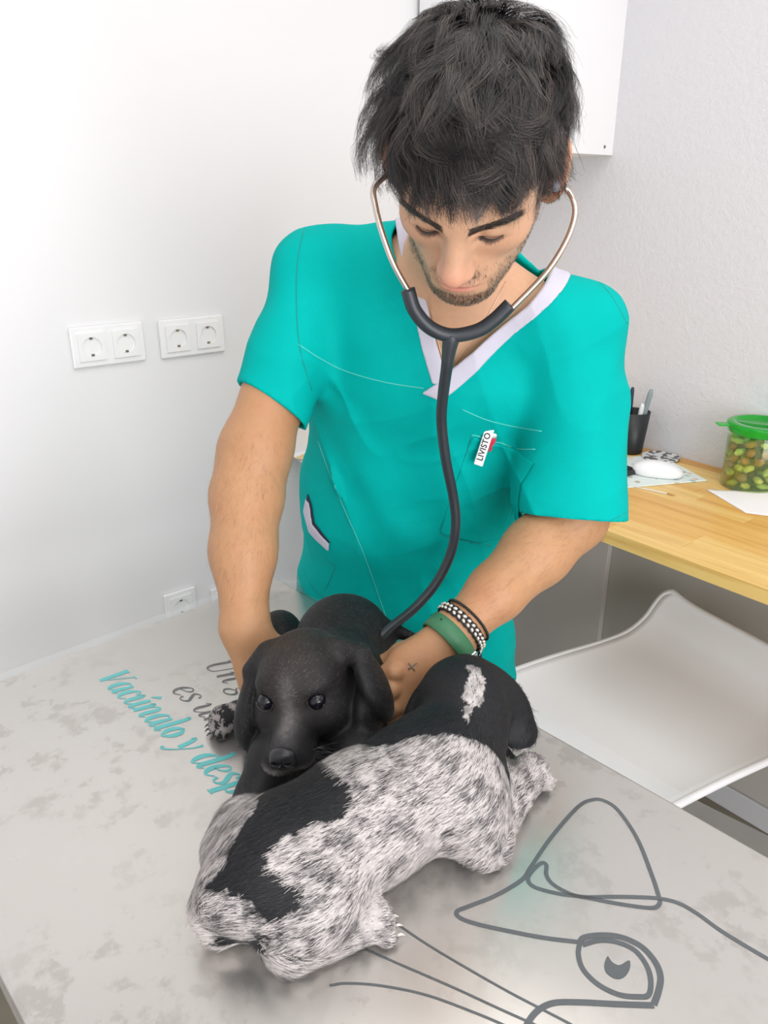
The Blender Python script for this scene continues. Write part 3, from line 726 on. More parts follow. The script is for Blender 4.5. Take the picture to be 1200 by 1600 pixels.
def mesh_sdf(fn, lo, hi, vox, margin=2.2, B=8, relax=1):
    lo = np.asarray(lo, float); hi = np.asarray(hi, float)
    nb = np.maximum(np.ceil((hi - lo) / (vox * B)).astype(int), 1); n = nb * B
    bc = np.stack(np.meshgrid(*[np.arange(k) for k in nb], indexing='ij'), -1).reshape(-1, 3)
    ctr = (lo + (bc + 0.5) * B * vox - 0.5 * vox).astype(np.float32)
    dc = ev(fn, ctr)
    act = np.abs(dc) < B * vox * 0.87 * margin
    D = np.repeat(np.repeat(np.repeat(np.where(dc > 0, 1.0, -1.0).astype(np.float32).reshape(nb), B, 0), B, 1), B, 2)
    off = np.stack(np.meshgrid(*[np.arange(B)] * 3, indexing='ij'), -1).reshape(-1, 3)
    idx = (bc[act][:, None] * B + off[None]).reshape(-1, 3)
    D[idx[:, 0], idx[:, 1], idx[:, 2]] = ev(fn, (lo + idx * vox).astype(np.float32))
    S = D < 0
    c = np.zeros(tuple(n - 1), dtype=np.uint8)
    for dx in (0, 1):
        for dy in (0, 1):
            for dz in (0, 1): c += S[dx:n[0] - 1 + dx, dy:n[1] - 1 + dy, dz:n[2] - 1 + dz]
    cells = np.argwhere((c > 0) & (c < 8))
    vid = np.full(tuple(n - 1), -1, dtype=np.int32); vid[cells[:, 0], cells[:, 1], cells[:, 2]] = np.arange(len(cells))
    acc = np.zeros((len(cells), 3)); cnt = np.zeros(len(cells))
    cor = [(x, y, z) for x in (0, 1) for y in (0, 1) for z in (0, 1)]
    for a in cor:
        for ax in range(3):
            if a[ax]: continue
            b = list(a); b[ax] = 1
            da = D[cells[:, 0] + a[0], cells[:, 1] + a[1], cells[:, 2] + a[2]]; db = D[cells[:, 0] + b[0], cells[:, 1] + b[1], cells[:, 2] + b[2]]
            m = (da < 0) != (db < 0); t = np.where(m, da / (da - db + 1e-20), 0)
            pnt = np.tile(np.array(a, float), (len(cells), 1)); pnt[:, ax] += t
            acc[m] += pnt[m]; cnt += m
    V = lo + (cells + acc / cnt[:, None]) * vox
    F = []
    for ax in range(3):
        o1, o2 = [(1, 2), (2, 0), (0, 1)][ax]
        sl0 = [slice(0, n[k] - 1) for k in range(3)]; sl1 = list(sl0)
        sl0[ax] = slice(0, n[ax] - 1); sl1[ax] = slice(1, n[ax])
        for k in (o1, o2): sl0[k] = slice(1, n[k] - 1); sl1[k] = slice(1, n[k] - 1)
        s0 = S[tuple(sl0)]; s1 = S[tuple(sl1)]
        e = np.argwhere(s0 != s1); flip = s0[e[:, 0], e[:, 1], e[:, 2]]
        e[:, o1] += 1; e[:, o2] += 1
        def cv(d1, d2):
            q = e.copy(); q[:, o1] += d1; q[:, o2] += d2; return vid[q[:, 0], q[:, 1], q[:, 2]]
        quad = np.stack([cv(-1, -1), cv(0, -1), cv(0, 0), cv(-1, 0)], 1)
        quad[~flip] = quad[~flip][:, ::-1]
        F.append(quad)
    F = np.concatenate(F); F = F[(F >= 0).all(1)]
    for _ in range(relax):
        V = proj_sdf(fn, V)
    return V, F
def grad_sdf(fn, V, e=0.0008):
    k = np.array([[1, -1, -1], [-1, -1, 1], [-1, 1, -1], [1, 1, 1]], float); g = np.zeros_like(V)
    for d in k: g += d * ev(fn, (V + d * e).astype(np.float32))[:, None]
    return g / (4 * e)
def proj_sdf(fn, V):
    g = grad_sdf(fn, V); d = ev(fn, V.astype(np.float32)); m = (g ** 2).sum(1) + 1e-9
    st = -(d / m)[:, None] * g; L = np.linalg.norm(st, axis=1, keepdims=True)
    return V + st * np.minimum(1, 0.003 / (L + 1e-9))
def set_col(me, name, col):
    a = me.color_attributes.new(name, 'FLOAT_COLOR', 'POINT')
    c = np.ones((len(col), 4), dtype=np.float32); c[:, :3] = col
    a.data.foreach_set('color', c.ravel())
def hash_noise(p, scale, seed=0):
    """smooth value noise in 3D, 0..1"""
    q = np.asarray(p, float) * scale; i = np.floor(q).astype(np.int64); f = q - i; f = f * f * (3 - 2 * f); out = 0
    for dx in (0, 1):
        for dy in (0, 1):
            for dz in (0, 1):
                h = (i[:, 0] + dx) * 374761393 + (i[:, 1] + dy) * 668265263 + (i[:, 2] + dz) * 2147483647 + seed * 1274126177
                h = (h ^ (h >> 13)) * 1274126177; h = (h ^ (h >> 16)) & 0xFFFF
                wgt = (f[:, 0] if dx else 1 - f[:, 0]) * (f[:, 1] if dy else 1 - f[:, 1]) * (f[:, 2] if dz else 1 - f[:, 2])
                out = out + wgt * h / 65535.0
    return out
def fbm(p, scale, seed=0): return (hash_noise(p, scale, seed) * 4 + hash_noise(p, scale * 2.1, seed + 1) * 2 + hash_noise(p, scale * 4.3, seed + 2)) / 7
def sample_mesh(V, F, n, rng, mask=None):
    """random points on quads -> positions, normals"""
    T = np.concatenate([F[:, [0, 1, 2]], F[:, [0, 2, 3]]])
    a, b, c = V[T[:, 0]], V[T[:, 1]], V[T[:, 2]]; cr = np.cross(b - a, c - a); ar = np.linalg.norm(cr, axis=1)
    wgt = ar.copy()
    if mask is not None: wgt = wgt * mask((a + b + c) / 3)
    cs = np.cumsum(wgt); t = np.searchsorted(cs, rng.random(n) * cs[-1]); t = np.minimum(t, len(T) - 1)
    u, v = rng.random(n), rng.random(n); s = u + v > 1; u[s] = 1 - u[s]; v[s] = 1 - v[s]
    return a[t] + (b[t] - a[t]) * u[:, None] + (c[t] - a[t]) * v[:, None], cr[t] / (ar[t][:, None] + 1e-12)
def unit(v): return v / (np.linalg.norm(v, axis=-1, keepdims=True) + 1e-12)
def strands(name, P, wid, col, nrm, material, parent, tip=0.15, kind='stuff', side=None, twist=None):
    """P (n,k,3) points in right-forward-up space, each strand a tapering ribbon; nrm (n,3) shading normal"""
    n, k, _ = P.shape
    T = unit(np.gradient(P, axis=1)) if k > 2 else unit(np.repeat((P[:, 1:] - P[:, :1]), k, 1))
    s = unit(np.cross(T, nrm[:, None, :] if side is None else side[:, None, :]))
    tp_ = np.linspace(1, tip, k)[None, :, None] ** 0.8
    w_ = (np.broadcast_to(np.asarray(wid, float), (n,))[:, None, None] * 0.5) * tp_
    V = np.stack([P - s * w_, P + s * w_], 2).reshape(-1, 3)      # n,k,2
    b = (np.arange(n) * k * 2)[:, None] + (np.arange(k - 1) * 2)[None]
    F = np.stack([b, b + 1, b + 3, b + 2], -1).reshape(-1, 4)
    me = mesh_np_fast(name, W(V), F)
    if col is not None:
        if col.ndim == 2: col = np.repeat(col[:, None], k, 1)
        set_col(me, 'Col', np.repeat(col[:, :, None], 2, 2).reshape(-1, 3))
    nn = W(np.repeat(np.repeat(nrm[:, None], k, 1)[:, :, None], 2, 2).reshape(-1, 3))
    me.normals_split_custom_set_from_vertices(nn.astype(np.float32))
    o = link(name, me, material, parent)
    if kind: o['kind'] = kind
    return o
def mesh_np_fast(name, v, f):
    me = bpy.data.meshes.new(name)
    v = np.asarray(v, dtype=np.float32); f = np.asarray(f, dtype=np.int32)
    me.vertices.add(len(v)); me.vertices.foreach_set('co', v.ravel())
    me.loops.add(f.size); me.loops.foreach_set('vertex_index', f.ravel()); me.polygons.add(len(f))
    me.polygons.foreach_set('loop_start', np.arange(0, f.size, 4, dtype=np.int32)); me.polygons.foreach_set('loop_total', np.full(len(f), 4, dtype=np.int32))
    me.polygons.foreach_set('use_smooth', np.ones(len(f), dtype=bool))
    me.update(calc_edges=True); return me
def vcol_mat(name, rough=0.5, spec=0.5, sheen=0.0, sss=None, bump=None, coat=0.0, mul=None):
    t = NT(name); a = t.new('ShaderNodeVertexColor'); a.layer_name = 'Col'; src = a.outputs[0]
    if mul:
        f = t.noise(mul[0], 3); r = t.ramp(f, [(.3, (1 - mul[1],) * 3 + (1,)), (.7, (1, 1, 1, 1))])
        mx = t.new('ShaderNodeMix', data_type='RGBA', blend_type='MULTIPLY'); mx.inputs[0].default_value = 1; t.l(src, mx.inputs[6]); t.l(r, mx.inputs[7]); src = mx.outputs[2]
    t.l(src, t.b.inputs['Base Color']); t.b.inputs['Roughness'].default_value = rough; t.b.inputs['Specular IOR Level'].default_value = spec
    if sheen: t.b.inputs['Sheen Weight'].default_value = sheen; t.b.inputs['Sheen Roughness'].default_value = .4
    if sss:
        t.b.inputs['Subsurface Weight'].default_value = sss[0]; t.b.inputs['Subsurface Scale'].default_value = sss[1]; t.b.inputs['Subsurface Radius'].default_value = (1, .35, .2)
    if coat: t.b.inputs['Coat Weight'].default_value = coat
    if bump: t.bump(t.noise(bump[0], 4), bump[1], bump[2])
    MATS[name] = t.m
    return t.m
def eul(a, b, c):
    cx, sx = math.cos(a), math.sin(a); cy_, sy_ = math.cos(b), math.sin(b); cz_, sz_ = math.cos(c), math.sin(c)
    Rx = np.array([[1, 0, 0], [0, cx, -sx], [0, sx, cx]]); Ry = np.array([[cy_, 0, sy_], [0, 1, 0], [-sy_, 0, cy_]]); Rz = np.array([[cz_, -sz_, 0], [sz_, cz_, 0], [0, 0, 1]])
    return Rz @ Rx @ Ry
class Frame:
    """local frame (x = own right, y = forward, z = up) placed in right-forward-up space"""
    def __init__(s, pos, pitch, roll, yaw, scale=1.0):
        s.o = np.asarray(pos, float); s.R = np.diag([-1., -1., 1.]) @ eul(*[math.radians(v) for v in (pitch, roll, yaw)]); s.s = scale
    def P(s, p): return (np.asarray(p, float) * s.s) @ s.R.T + s.o
    def D(s, d): return np.asarray(d, float) @ s.R.T
    def inv(s, p): return ((np.asarray(p, float) - s.o) @ s.R) / s.s
    def cone(s, a, b, ra, rb): return cone(s.P(a), s.P(b), ra * s.s, rb * s.s)
    def ell(s, c, r, R=None): return ell(s.P(c), np.asarray(r) * s.s, s.R if R is None else s.R @ R)
def bvh_of(V, F): return BVHTree.FromPolygons([tuple(v) for v in V], [tuple(f) for f in F.tolist()])
def hit(bvh, px, py):
    d = ray(px, py); r = bvh.ray_cast(Vector((0, 0, CAM_H)), Vector(d).normalized())
    return (np.array(r[0]), np.array(r[1])) if r[0] is not None else (None, None)
def in_poly(x, y, poly):
    poly = np.asarray(poly); ins = np.zeros(len(x), bool); j = len(poly) - 1
    for i in range(len(poly)):
        xi, yi = poly[i]; xj, yj = poly[j]
        c = ((yi > y) != (yj > y)) & (x < (xj - xi) * (y - yi) / (yj - yi + 1e-15) + xi); ins ^= c; j = i
    return ins
def poly_dist(x, y, poly):
    """signed distance to a polygon in 2D (negative inside)"""
    P = np.asarray(poly, dtype=np.float32); d = np.full(len(x), 1e9, dtype=np.float32)
    for i in range(len(P)):
        a, b = P[i], P[(i + 1) % len(P)]; e = b - a; wx_, wy_ = x - a[0], y - a[1]
        t = np.clip((wx_ * e[0] + wy_ * e[1]) / (e @ e + 1e-12), 0, 1)
        d = np.minimum(d, (wx_ - e[0] * t) ** 2 + (wy_ - e[1] * t) ** 2)
    return np.where(in_poly(x, y, P), -1, 1) * np.sqrt(d)
# ================================================================ the two puppies
TZ = TABLE_Z + 0.0012
def tb(px, py, h): return atz(px, py, TZ + h)
M_fur = vcol_mat('puppy_coat', 0.55, 0.35, sheen=0.15)
M_furb = vcol_mat('puppy_skin', 0.6, 0.3, mul=(90, .25))
M_nose = mat('wet_nose', srgb(38, 38, 42), 0.3, bump=(900, .3, .0004))
M_eye = mat('puppy_eye', srgb(18, 18, 26), 0.16, noise=(200, .3), spec=.5)
M_eyew = mat('eye_white', srgb(205, 205, 205), 0.2)
M_claw = mat('claw', srgb(224, 214, 204), 0.4)
M_clawd = mat('claw_dark', srgb(60, 56, 54), 0.4)
def sphere(name, c, r, material, parent, sc=(1, 1, 1), R=None, seg=20):
    bm = bmesh.new(); bmesh.ops.create_uvsphere(bm, u_segments=seg, v_segments=seg // 2 + 2, radius=1)
    V = np.array([v.co[:] for v in bm.verts]) * np.asarray(sc) * r
    if R is not None: V = V @ np.asarray(R).T
    V = W(V + c)
    for v, q in zip(bm.verts, V): v.co = q
    return link(name, bm_mesh(name, bm), material, parent, True)
def paw(S, a, b, ra, rb, toes=True, k=.01, spread=1.0):
    """foot from a to b with four toes at b"""
    S.add(cone(a, b, ra, rb), k)
    if toes:
        d = unit(np.asarray(b) - np.asarray(a)); s = unit(np.cross(d, [0, 0, 1.0])); 
        for i, o in enumerate((-1.3, -.45, .45, 1.3)):
            q = np.asarray(b) + s * o * rb * .55 * spread + d * rb * (.55 - .12 * abs(o)); q[2] = TZ + rb * .52
            S.add(ell(q, (rb * .5, rb * .5, rb * .5)), .004)
# ---------------------------------------------------------------- black puppy
HB = Frame((-0.094, 0.752, 0.994), 4.0, 8.0, -11.0, 1.15)
S = SDF()
chest = np.array([-.062, .800, TZ + .052]); rump = np.array([-.055, .915, TZ + .058])
S.add(ell(chest, (.062, .075, .060)), .02)
S.add(cone(chest, rump, .056, .056), .03)
S.add(ell(rump, (.062, .068, .056)), .03)
S.add(cone(HB.P((0, -.034, -.010)), chest + [0, .0, .012], .042, .050), .03)               # neck
S.add(ell(tb(437, 1003, .030), (.036, .046, .046)), .016)                                   # haunch
S.add(ell(tb(585, 1030, .032), (.030, .048, .044)), .016)
S.add(chain([tb(560, 985, .085), tb(585, 976, .085), tb(618, 985, .075), tb(660, 1003, .062)], [.014, .011, .009, .006]), .012)   # tail
# front leg beside the spotted puppy
S.add(chain([atf(455, 1135, .80), tb(428, 1188, .034), tb(402, 1235, .022)], [.034, .026, .021], .02), .02)
paw(S, tb(402, 1235, .021), tb(362, 1293, .016), .020, .0165)
S.add(chain([atf(560, 1145, .785), tb(560, 1182, .04), tb(520, 1198, .020)], [.038, .026, .02], .02), .025)
S.add(cone(tb(520, 1198, .02), tb(475, 1203, .016), .019, .016), .012)
# hind foot reaching out on the left
S.add(chain([tb(450, 1060, .03), tb(405, 1112, .020), tb(378, 1115, .018)], [.030, .019, .016], .015), .02)
paw(S, tb(380, 1116, .018), tb(349, 1124, .0185), .017, .0185)
H = HB; HD = SDF()
for f, k in [(H.ell((0, -.012, .014), (.0455, .050, .042)), .02), (H.ell((0, .014, .016), (.034, .030, .030)), .02),
             (H.cone((0, .018, -.014), (0, .068, -.028), .025, .0160), .020), (H.ell((0, .064, -.027), (.0165, .015, .0135)), .008),
             (H.ell((.012, .056, -.036), (.012, .020, .0125)), .008), (H.ell((-.012, .056, -.036), (.012, .020, .0125)), .008),
             (H.cone((0, .012, -.038), (0, .050, -.046), .019, .0095), .012),
             (H.ell((.030, .008, -.018), (.020, .028, .024)), .02), (H.ell((-.030, .008, -.018), (.020, .028, .024)), .02),
             (H.ell((.022, .026, .022), (.013, .010, .007)), .012), (H.ell((-.022, .026, .022), (.013, .010, .007)), .012)]: HD.add(f, k)
for sg in (1, -1):
    HD.sub(H.ell((sg * .0262, .0415, .0075), (.0085, .010, .0070)), .006)
    # ear: a fold that leaves the skull and a broad hanging flap
    if sg > 0:   # image left, hanging close to the cheek
        HD.add(H.cone((.036, -.012, .034), (.052, -.006, .018), .013, .012), .014)
        HD.add(H.ell((.063, -.004, -.022), (.0125, .030, .044), axes((.95, .10, .28), (0, 0, 1))[:, [0, 1, 2]]), .007)
        HD.add(H.ell((.060, .010, -.038), (.0115, .022, .026)), .012)
    else:        # image right, standing off a little
        HD.add(H.cone((-.037, -.016, .036), (-.060, -.014, .030), .012, .012), .012)
        HD.add(H.ell((-.071, -.012, -.004), (.0125, .030, .040), axes((.93, .1, -.30), (0, 0, 1))[:, [0, 1, 2]]), .007)
        HD.add(H.ell((-.062, .0, -.030), (.0115, .026, .028)), .012)
HD.sub(H.ell((0, .072, -.0435), (.016, .016, .0016)), .003)       # mouth line
S.add(HD, .010)
S.cut(lambda p: (TZ - p[:, 2]), .006)
Vb, Fb = mesh_sdf(S, (-.27, .56, TZ - .006), (.10, 1.03, 1.09), .0022)
SB = S
def black_coat(P):
    n = fbm(P, 60, 3)
    c = np.tile(np.array(srgb(32, 31, 33)[:3]), (len(P), 1)) * (0.6 + 0.8 * n[:, None])
    L = HB.inv(P)
    def mixc(c, col, wgt): return c * (1 - wgt[:, None]) + np.array(srgb(*col)[:3]) * wgt[:, None]
    brown = np.exp(-((L[:, 0] / .03) ** 2 + ((L[:, 1] - .0) / .05) ** 2 + ((L[:, 2] - .03) / .04) ** 2)) * .55
    c = mixc(c, (74, 63, 56), brown)
    # greying on the bridge, around the nose and on the lips
    m = np.exp(-((L[:, 0]) / .008) ** 2 - ((L[:, 1] - .058) / .016) ** 2) * (L[:, 2] > -.03) * .55
    hdm = (ev(HD, P.astype(np.float32)) < .006)
    m = np.maximum(m, np.exp(-((L[:, 2] + .045) / .006) ** 2) * (L[:, 1] > .045) * (np.abs(L[:, 0]) < .026) * .95)
    c = mixc(c, (150, 146, 146), m * hdm * (0.4 + 0.8 * hash_noise(P, 420, 5)).clip(0, 1))
    # brindled hind paw
    d = np.linalg.norm((P - tb(352, 1122, .018)) * [1, 1, 1], axis=1); m = np.clip((.036 - d) / .012, 0, 1)
    c = mixc(c, (168, 162, 160), m * (fbm(P, 190, 8) > .5) * .8)
    return c
def fur(name, V, F, fn, n, length, wid, colf, comb, parent, seed, lift=0.35, k=4, mask=None, jit=.25, grav=0.0):
    rng = np.random.default_rng(seed)
    P, N = sample_mesh(V, F, n, rng, mask)
    N = unit(grad_sdf(fn, P)); d = comb(P); d = unit(d - N * (d * N).sum(1, keepdims=True) + rng.normal(0, jit, P.shape) * .6)
    d = unit(d - N * (d * N).sum(1, keepdims=True) * .8)
    L = length(P) if callable(length) else np.full(n, length); L = L * rng.uniform(.65, 1.2, n)
    st = []
    for i in range(k):
        t = i / (k - 1)
        st.append(P + d * (L * t)[:, None] + N * (L * lift * (t - .55 * t * t))[:, None] - N * .0004)
    st = np.stack(st, 1); st[..., 2] = np.maximum(st[..., 2], TZ + .0006)
    return strands(name, st, wid, colf(P, rng), N, M_fur, parent, tip=.2)
pb = W(np.array([-.06, .85, TABLE_Z]))
eb = empty('puppy', tuple(pb), 'black puppy facing the camera, held between the man\'s hands', 'puppy')
me = mesh_np_fast('body', W(Vb), Fb); set_col(me, 'Col', black_coat(Vb)); link('body', me, M_furb, eb)
def combB(P):
    L = HB.inv(P); onhead = (np.linalg.norm(P - HB.o, axis=1) < .095)
    d = np.tile(np.array([0.05, .8, -.35]), (len(P), 1))
    hd = np.stack([np.sign(L[:, 0]) * .35, -np.ones(len(P)) * .8, np.where(np.abs(L[:, 0]) > .045, -1.5, .15)], 1)
    d[onhead] = HB.D(hd[onhead]); return d
fur('short_coat', Vb, Fb, SB, 42000, lambda P: np.where(np.linalg.norm(P - HB.P((0, .06, -.03)), axis=1) < .05, .0026, .0048), .00034, lambda P, r: black_coat(P) * r.uniform(.35, 3.2, (len(P), 1)) + r.random((len(P), 1)) ** 6 * .11, combB, eb, 3, lift=.28)
nose = SDF().add(H.ell((0, .0785, -.0235), (.0128, .0085, .0088)), 0).add(H.ell((.0062, .0800, -.0285), (.0070, .0065, .0064)), .003).add(H.ell((-.0062, .0800, -.0285), (.0070, .0065, .0064)), .003)
nose.sub(H.ell((.0064, .0868, -.0280), (.0030, .005, .0019)), .0015).sub(H.ell((-.0064, .0868, -.0280), (.0030, .005, .0019)), .0015).sub(H.ell((0, .0885, -.033), (.0007, .003, .006)), .001)
cN = HB.P((0, .079, -.027)); Vn, Fn = mesh_sdf(nose, cN - .03, cN + .03, .0011)
link('nose', mesh_np_fast('nose', W(Vn), Fn), M_nose, eb)
for sg in (1, -1):
    c = H.P((sg * .0258, .0345, .0075)); sphere('eye', c, .0086 * H.s, M_eye, eb)
    # pale sliver of the inner eye rim
    ringp = [c + H.D((math.cos(a) * .0083 * 1.0, .0058, math.sin(a) * .0076)) * H.s for a in np.linspace(math.pi * 1.02, math.pi * 2.1, 12)]
    tube('eyelid_rim', W(np.array(ringp)), .0008, mat('eyelid', srgb(52, 46, 44), .35), eb, sides=6)
rng = np.random.default_rng(5); wp = []; 
for sg in (1, -1):
    for i in range(9):
        a = H.P((sg * rng.uniform(.014, .02), rng.uniform(.045, .062), rng.uniform(-.042, -.03))); d = H.D((sg * 1.0, rng.uniform(-.5, .2), rng.uniform(-.7, .2))) * rng.uniform(.02, .035) * H.s
        wp.append([a, a + d * .5, a + d - np.array([0, 0, .003])])
wp = np.array(wp); strands('whiskers', wp, .00025, np.full((len(wp), 3), .12), np.tile([0, -.7, .7], (len(wp), 1)), M_fur, eb)
for i, o in enumerate((-1.3, -.45, .45, 1.3)):
    a, b = tb(380, 1116, .018), tb(349, 1124, .0185); d = unit(b - a); s = unit(np.cross(d, [0, 0, 1.0])); q = b + s * o * .0185 * .55 + d * .0185 * (1.0 - .12 * abs(o)); q[2] = TZ + .007
    tube('claw', W(np.array([q, q + d * .003, q + d * .006 - [0, 0, .003]])), [.0016, .0013, .0004], M_clawd, eb, sides=6)
    a, b = tb(402, 1235, .021), tb(362, 1293, .016); d = unit(b - a); s = unit(np.cross(d, [0, 0, 1.0])); q = b + s * o * .0165 * .55 + d * .0165 * (1.0 - .12 * abs(o)); q[2] = TZ + .006
    tube('claw', W(np.array([q, q + d * .003, q + d * .006 - [0, 0, .003]])), [.0015, .0012, .0004], M_clawd, eb, sides=6)

# ---------------------------------------------------------------- black and roan puppy, seen from behind
S = SDF()
hips, mid, chs = tb(452, 1352, .055), tb(565, 1280, .056), tb(680, 1215, .060)
neck, hd = tb(728, 1143, .082), tb(726, 1094, .098)
S.add(ell(hips, (.070, .066, .058)), .02)
S.add(cone(hips, mid, .058, .060), .03); S.add(cone(mid, chs, .060, .066), .03); S.add(cone(chs, neck, .062, .043), .03); S.add(cone(neck, hd, .042, .040), .015)
S.add(ell(hd, (.0505, .053, .048)), .02)
S.add(cone(hd + [.006, .02, -.01], hd + [.012, .062, -.030], .034, .024), .02)                 # muzzle, away from us
# thigh, shank and hind foot on our side
S.add(ell(tb(492, 1392, .046), (.047, .056, .050)), .016)
S.add(cone(tb(500, 1420, .030), tb(452, 1478, .022), .034, .022), .018)
paw(S, tb(455, 1478, .020), tb(583, 1437, .019), .021, .019)
S.add(cone(tb(385, 1300, .035), tb(368, 1330, .03), .036, .034), .02)                          # other thigh
# tail stump curling over the edge of the rump
S.add(chain([tb(400, 1372, .070), tb(362, 1392, .060), tb(335, 1418, .036), tb(345, 1445, .018), tb(372, 1440, .014)], [.034, .028, .021, .017, .012], .01), .022)
# foreleg: shoulder, elbow, paw
S.add(ell(tb(725, 1255, .05), (.038, .045, .048)), .02)
S.add(cone(tb(735, 1270, .045), tb(757, 1318, .022), .040, .025), .02)
S.add(cone(tb(760, 1312, .022), tb(800, 1240, .024), .025, .021), .012)
paw(S, tb(800, 1240, .024), tb(829, 1207, .022), .021, .022)
S.add(chain([tb(735, 1215, .05), tb(762, 1200, .025), tb(778, 1188, .016)], [.04, .020, .019], .01), .012)
# ears
e1a, e1b = tb(783, 1076, .112), tb(815, 1152, .058)
S.add(ell((e1a + e1b) / 2, (.047, .0255, .0085), axes(e1b - e1a, (.35, -.80, .45))), .004); S.add(ell(tb(815, 1146, .058), (.016, .010, .014)), .010)
S.add(cone(tb(770, 1068, .115), e1a + (e1b - e1a) * .3, .016, .011), .012)
e2a, e2b = tb(680, 1085, .110), tb(655, 1142, .078)
S.add(ell((e2a + e2b) / 2, (.047, .0255, .0085), axes(e2b - e2a, (-.45, -.75, .45))), .004)
S.add(cone(tb(692, 1070, .115), e2a + (e2b - e2a) * .3, .016, .011), .012)
S.cut(lambda p: (TZ - p[:, 2]), .006)
SW = S
lo = np.array([-.24, .42, TZ - .006]); Vw, Fw = mesh_sdf(S, lo, (.26, .88, 1.08), .0022)
bw = bvh_of(Vw, Fw)
def top_poly(px):
    out = []
    for x, y in px:
        h_, _ = hit(bw, x, y)
        if h_ is None: h_ = tb(x, y, .05)
        out.append(h_)
    return np.array(out)
patch = top_poly([(485, 1199), (512, 1202), (532, 1215), (546, 1236), (549, 1255), (540, 1282), (500, 1288), (470, 1296), (425, 1322), (418, 1345), (440, 1375), (475, 1402), (462, 1428), (438, 1446), (418, 1450), (400, 1425), (383, 1402), (362, 1396), (330, 1396), (322, 1388), (345, 1356), (362, 1325), (375, 1300), (398, 1262), (440, 1225)])
blaze = top_poly([(733, 1040), (748, 1043), (756, 1066), (757, 1090), (748, 1100), (738, 1104), (734, 1116), (730, 1129), (722, 1120), (722, 1109), (731, 1098), (724, 1086), (729, 1070), (733, 1055)])
nkA, nkB = top_poly([(645, 1146), (700, 1143), (738, 1158), (776, 1172)])[[0, 3]]
nkM = top_poly([(700, 1143), (738, 1160)])
hdir = unit((hd - chs) * [1, 1, 0])
def masks(P, soft=0.0, rng=None):
    x, y = P[:, 0] + 0, P[:, 1] + 0
    if rng is not None: x = x + rng.normal(0, .0013, len(P)); y = y + rng.normal(0, .0013, len(P))
    x = x + (fbm(P, 120, 2) - .5) * .010; y = y + (fbm(P, 120, 4) - .5) * .010
    m1 = (poly_dist(x, y, patch[:, :2]) < 0) & (P[:, 2] > TZ + .016)
    # the head's black cape: everything in front of a line across the neck
    ab = nkB - nkA; nx, ny = -ab[1], ab[0]
    if (hd[0] - nkA[0]) * nx + (hd[1] - nkA[1]) * ny < 0: nx, ny = -nx, -ny
    L = math.hypot(nx, ny); side = ((x - nkA[0]) * nx + (y - nkA[1]) * ny) / L
    la, lb_ = tb(760, 1312, .022), tb(829, 1207, .022); ba = lb_ - la; tt = np.clip(((P - la) @ ba) / (ba @ ba), 0, 1.3); leg = np.linalg.norm(P - la - tt[:, None] * ba, axis=1) < .034; leg = leg & (P[:, 2] < TZ + .050)
    m2 = (side > -.006) & (np.linalg.norm(P - hd, axis=1) < .150) & (P[:, 2] > TZ + .022) & ~leg
    m3 = poly_dist(x, y, blaze[:, :2]) < 0
    pd = np.linalg.norm(P - tb(778, 1188, .016), axis=1) < .026
    eb_ = e1b - e1a; te = np.clip(((P - e1a) @ eb_) / (eb_ @ eb_), 0, 1.2); m2 = m2 | ((np.linalg.norm(P - e1a - te[:, None] * eb_, axis=1) < .030) & ~leg)
    return (m1 | m2 | pd) & ~(m3 & (P[:, 2] > TZ + .06)), m3 & m2
def roan(P, rng=None):
    blk, blz = masks(P, rng=rng)
    n1 = fbm(P, 105, 11); n2 = fbm(P, 260, 13)
    dark = np.clip((n1 - .44) * 4.0, 0, 1) * .48 + .32
    if rng is not None: pick = rng.random(len(P)) < dark
    else: pick = n2 < dark
    white = np.array(srgb(226, 219, 216)[:3]); grey = np.array(srgb(58, 55, 58)[:3]); blackc = np.array(srgb(27, 28, 31)[:3])
    c = np.where(pick[:, None], grey, white)
    if rng is None: c = white * (1 - dark[:, None] * .8) + grey * dark[:, None] * .8
    tailw = (np.linalg.norm(P - tb(338, 1430, .026), axis=1) < .030) & ~blk
    c = np.where((tailw & (n2 < .80))[:, None], white, c)
    c = np.where(blk[:, None], blackc, c)
    if rng is not None: c = c * np.where(blk[:, None], rng.uniform(.35, 2.9, (len(P), 1)), rng.uniform(.78, 1.12, (len(P), 1)))
    return c
pb = W(np.array([0.0, .63, TABLE_Z]))
ew = empty('puppy', tuple(pb), 'black and white roan puppy lying with its back to the camera', 'puppy')
me = mesh_np_fast('body', W(Vw), Fw); set_col(me, 'Col', roan(Vw)); link('body', me, M_furb, ew)
spine = np.array([hd + [0, .05, 0], neck, chs, mid, hips, tb(362, 1392, .060)])
def combW(P):
    d = np.zeros_like(P); wsum = np.zeros(len(P))
    for i in range(len(spine) - 1):
        c = (spine[i] + spine[i + 1]) / 2; wgt = np.exp(-((P - c) ** 2).sum(1) / .05 ** 2) + 1e-6
        d += wgt[:, None] * unit(spine[i + 1] - spine[i]); wsum += wgt
    d /= wsum[:, None]
    low = np.clip((TZ + .085 - P[:, 2]) / .08, 0, 1)
    d = d + low[:, None] * np.array([.05, -.05, -.75])
    for a, b in ((tb(455, 1478, .02), tb(583, 1437, .019)), (tb(760, 1312, .022), tb(829, 1207, .022))):
        ba = b - a; t = np.clip(((P - a) @ ba) / (ba @ ba), 0, 1); dd = np.linalg.norm(P - a - t[:, None] * ba, axis=1); m = (dd < .03)
        d[m] = unit(ba) + np.array([0, 0, -.1])
    return d
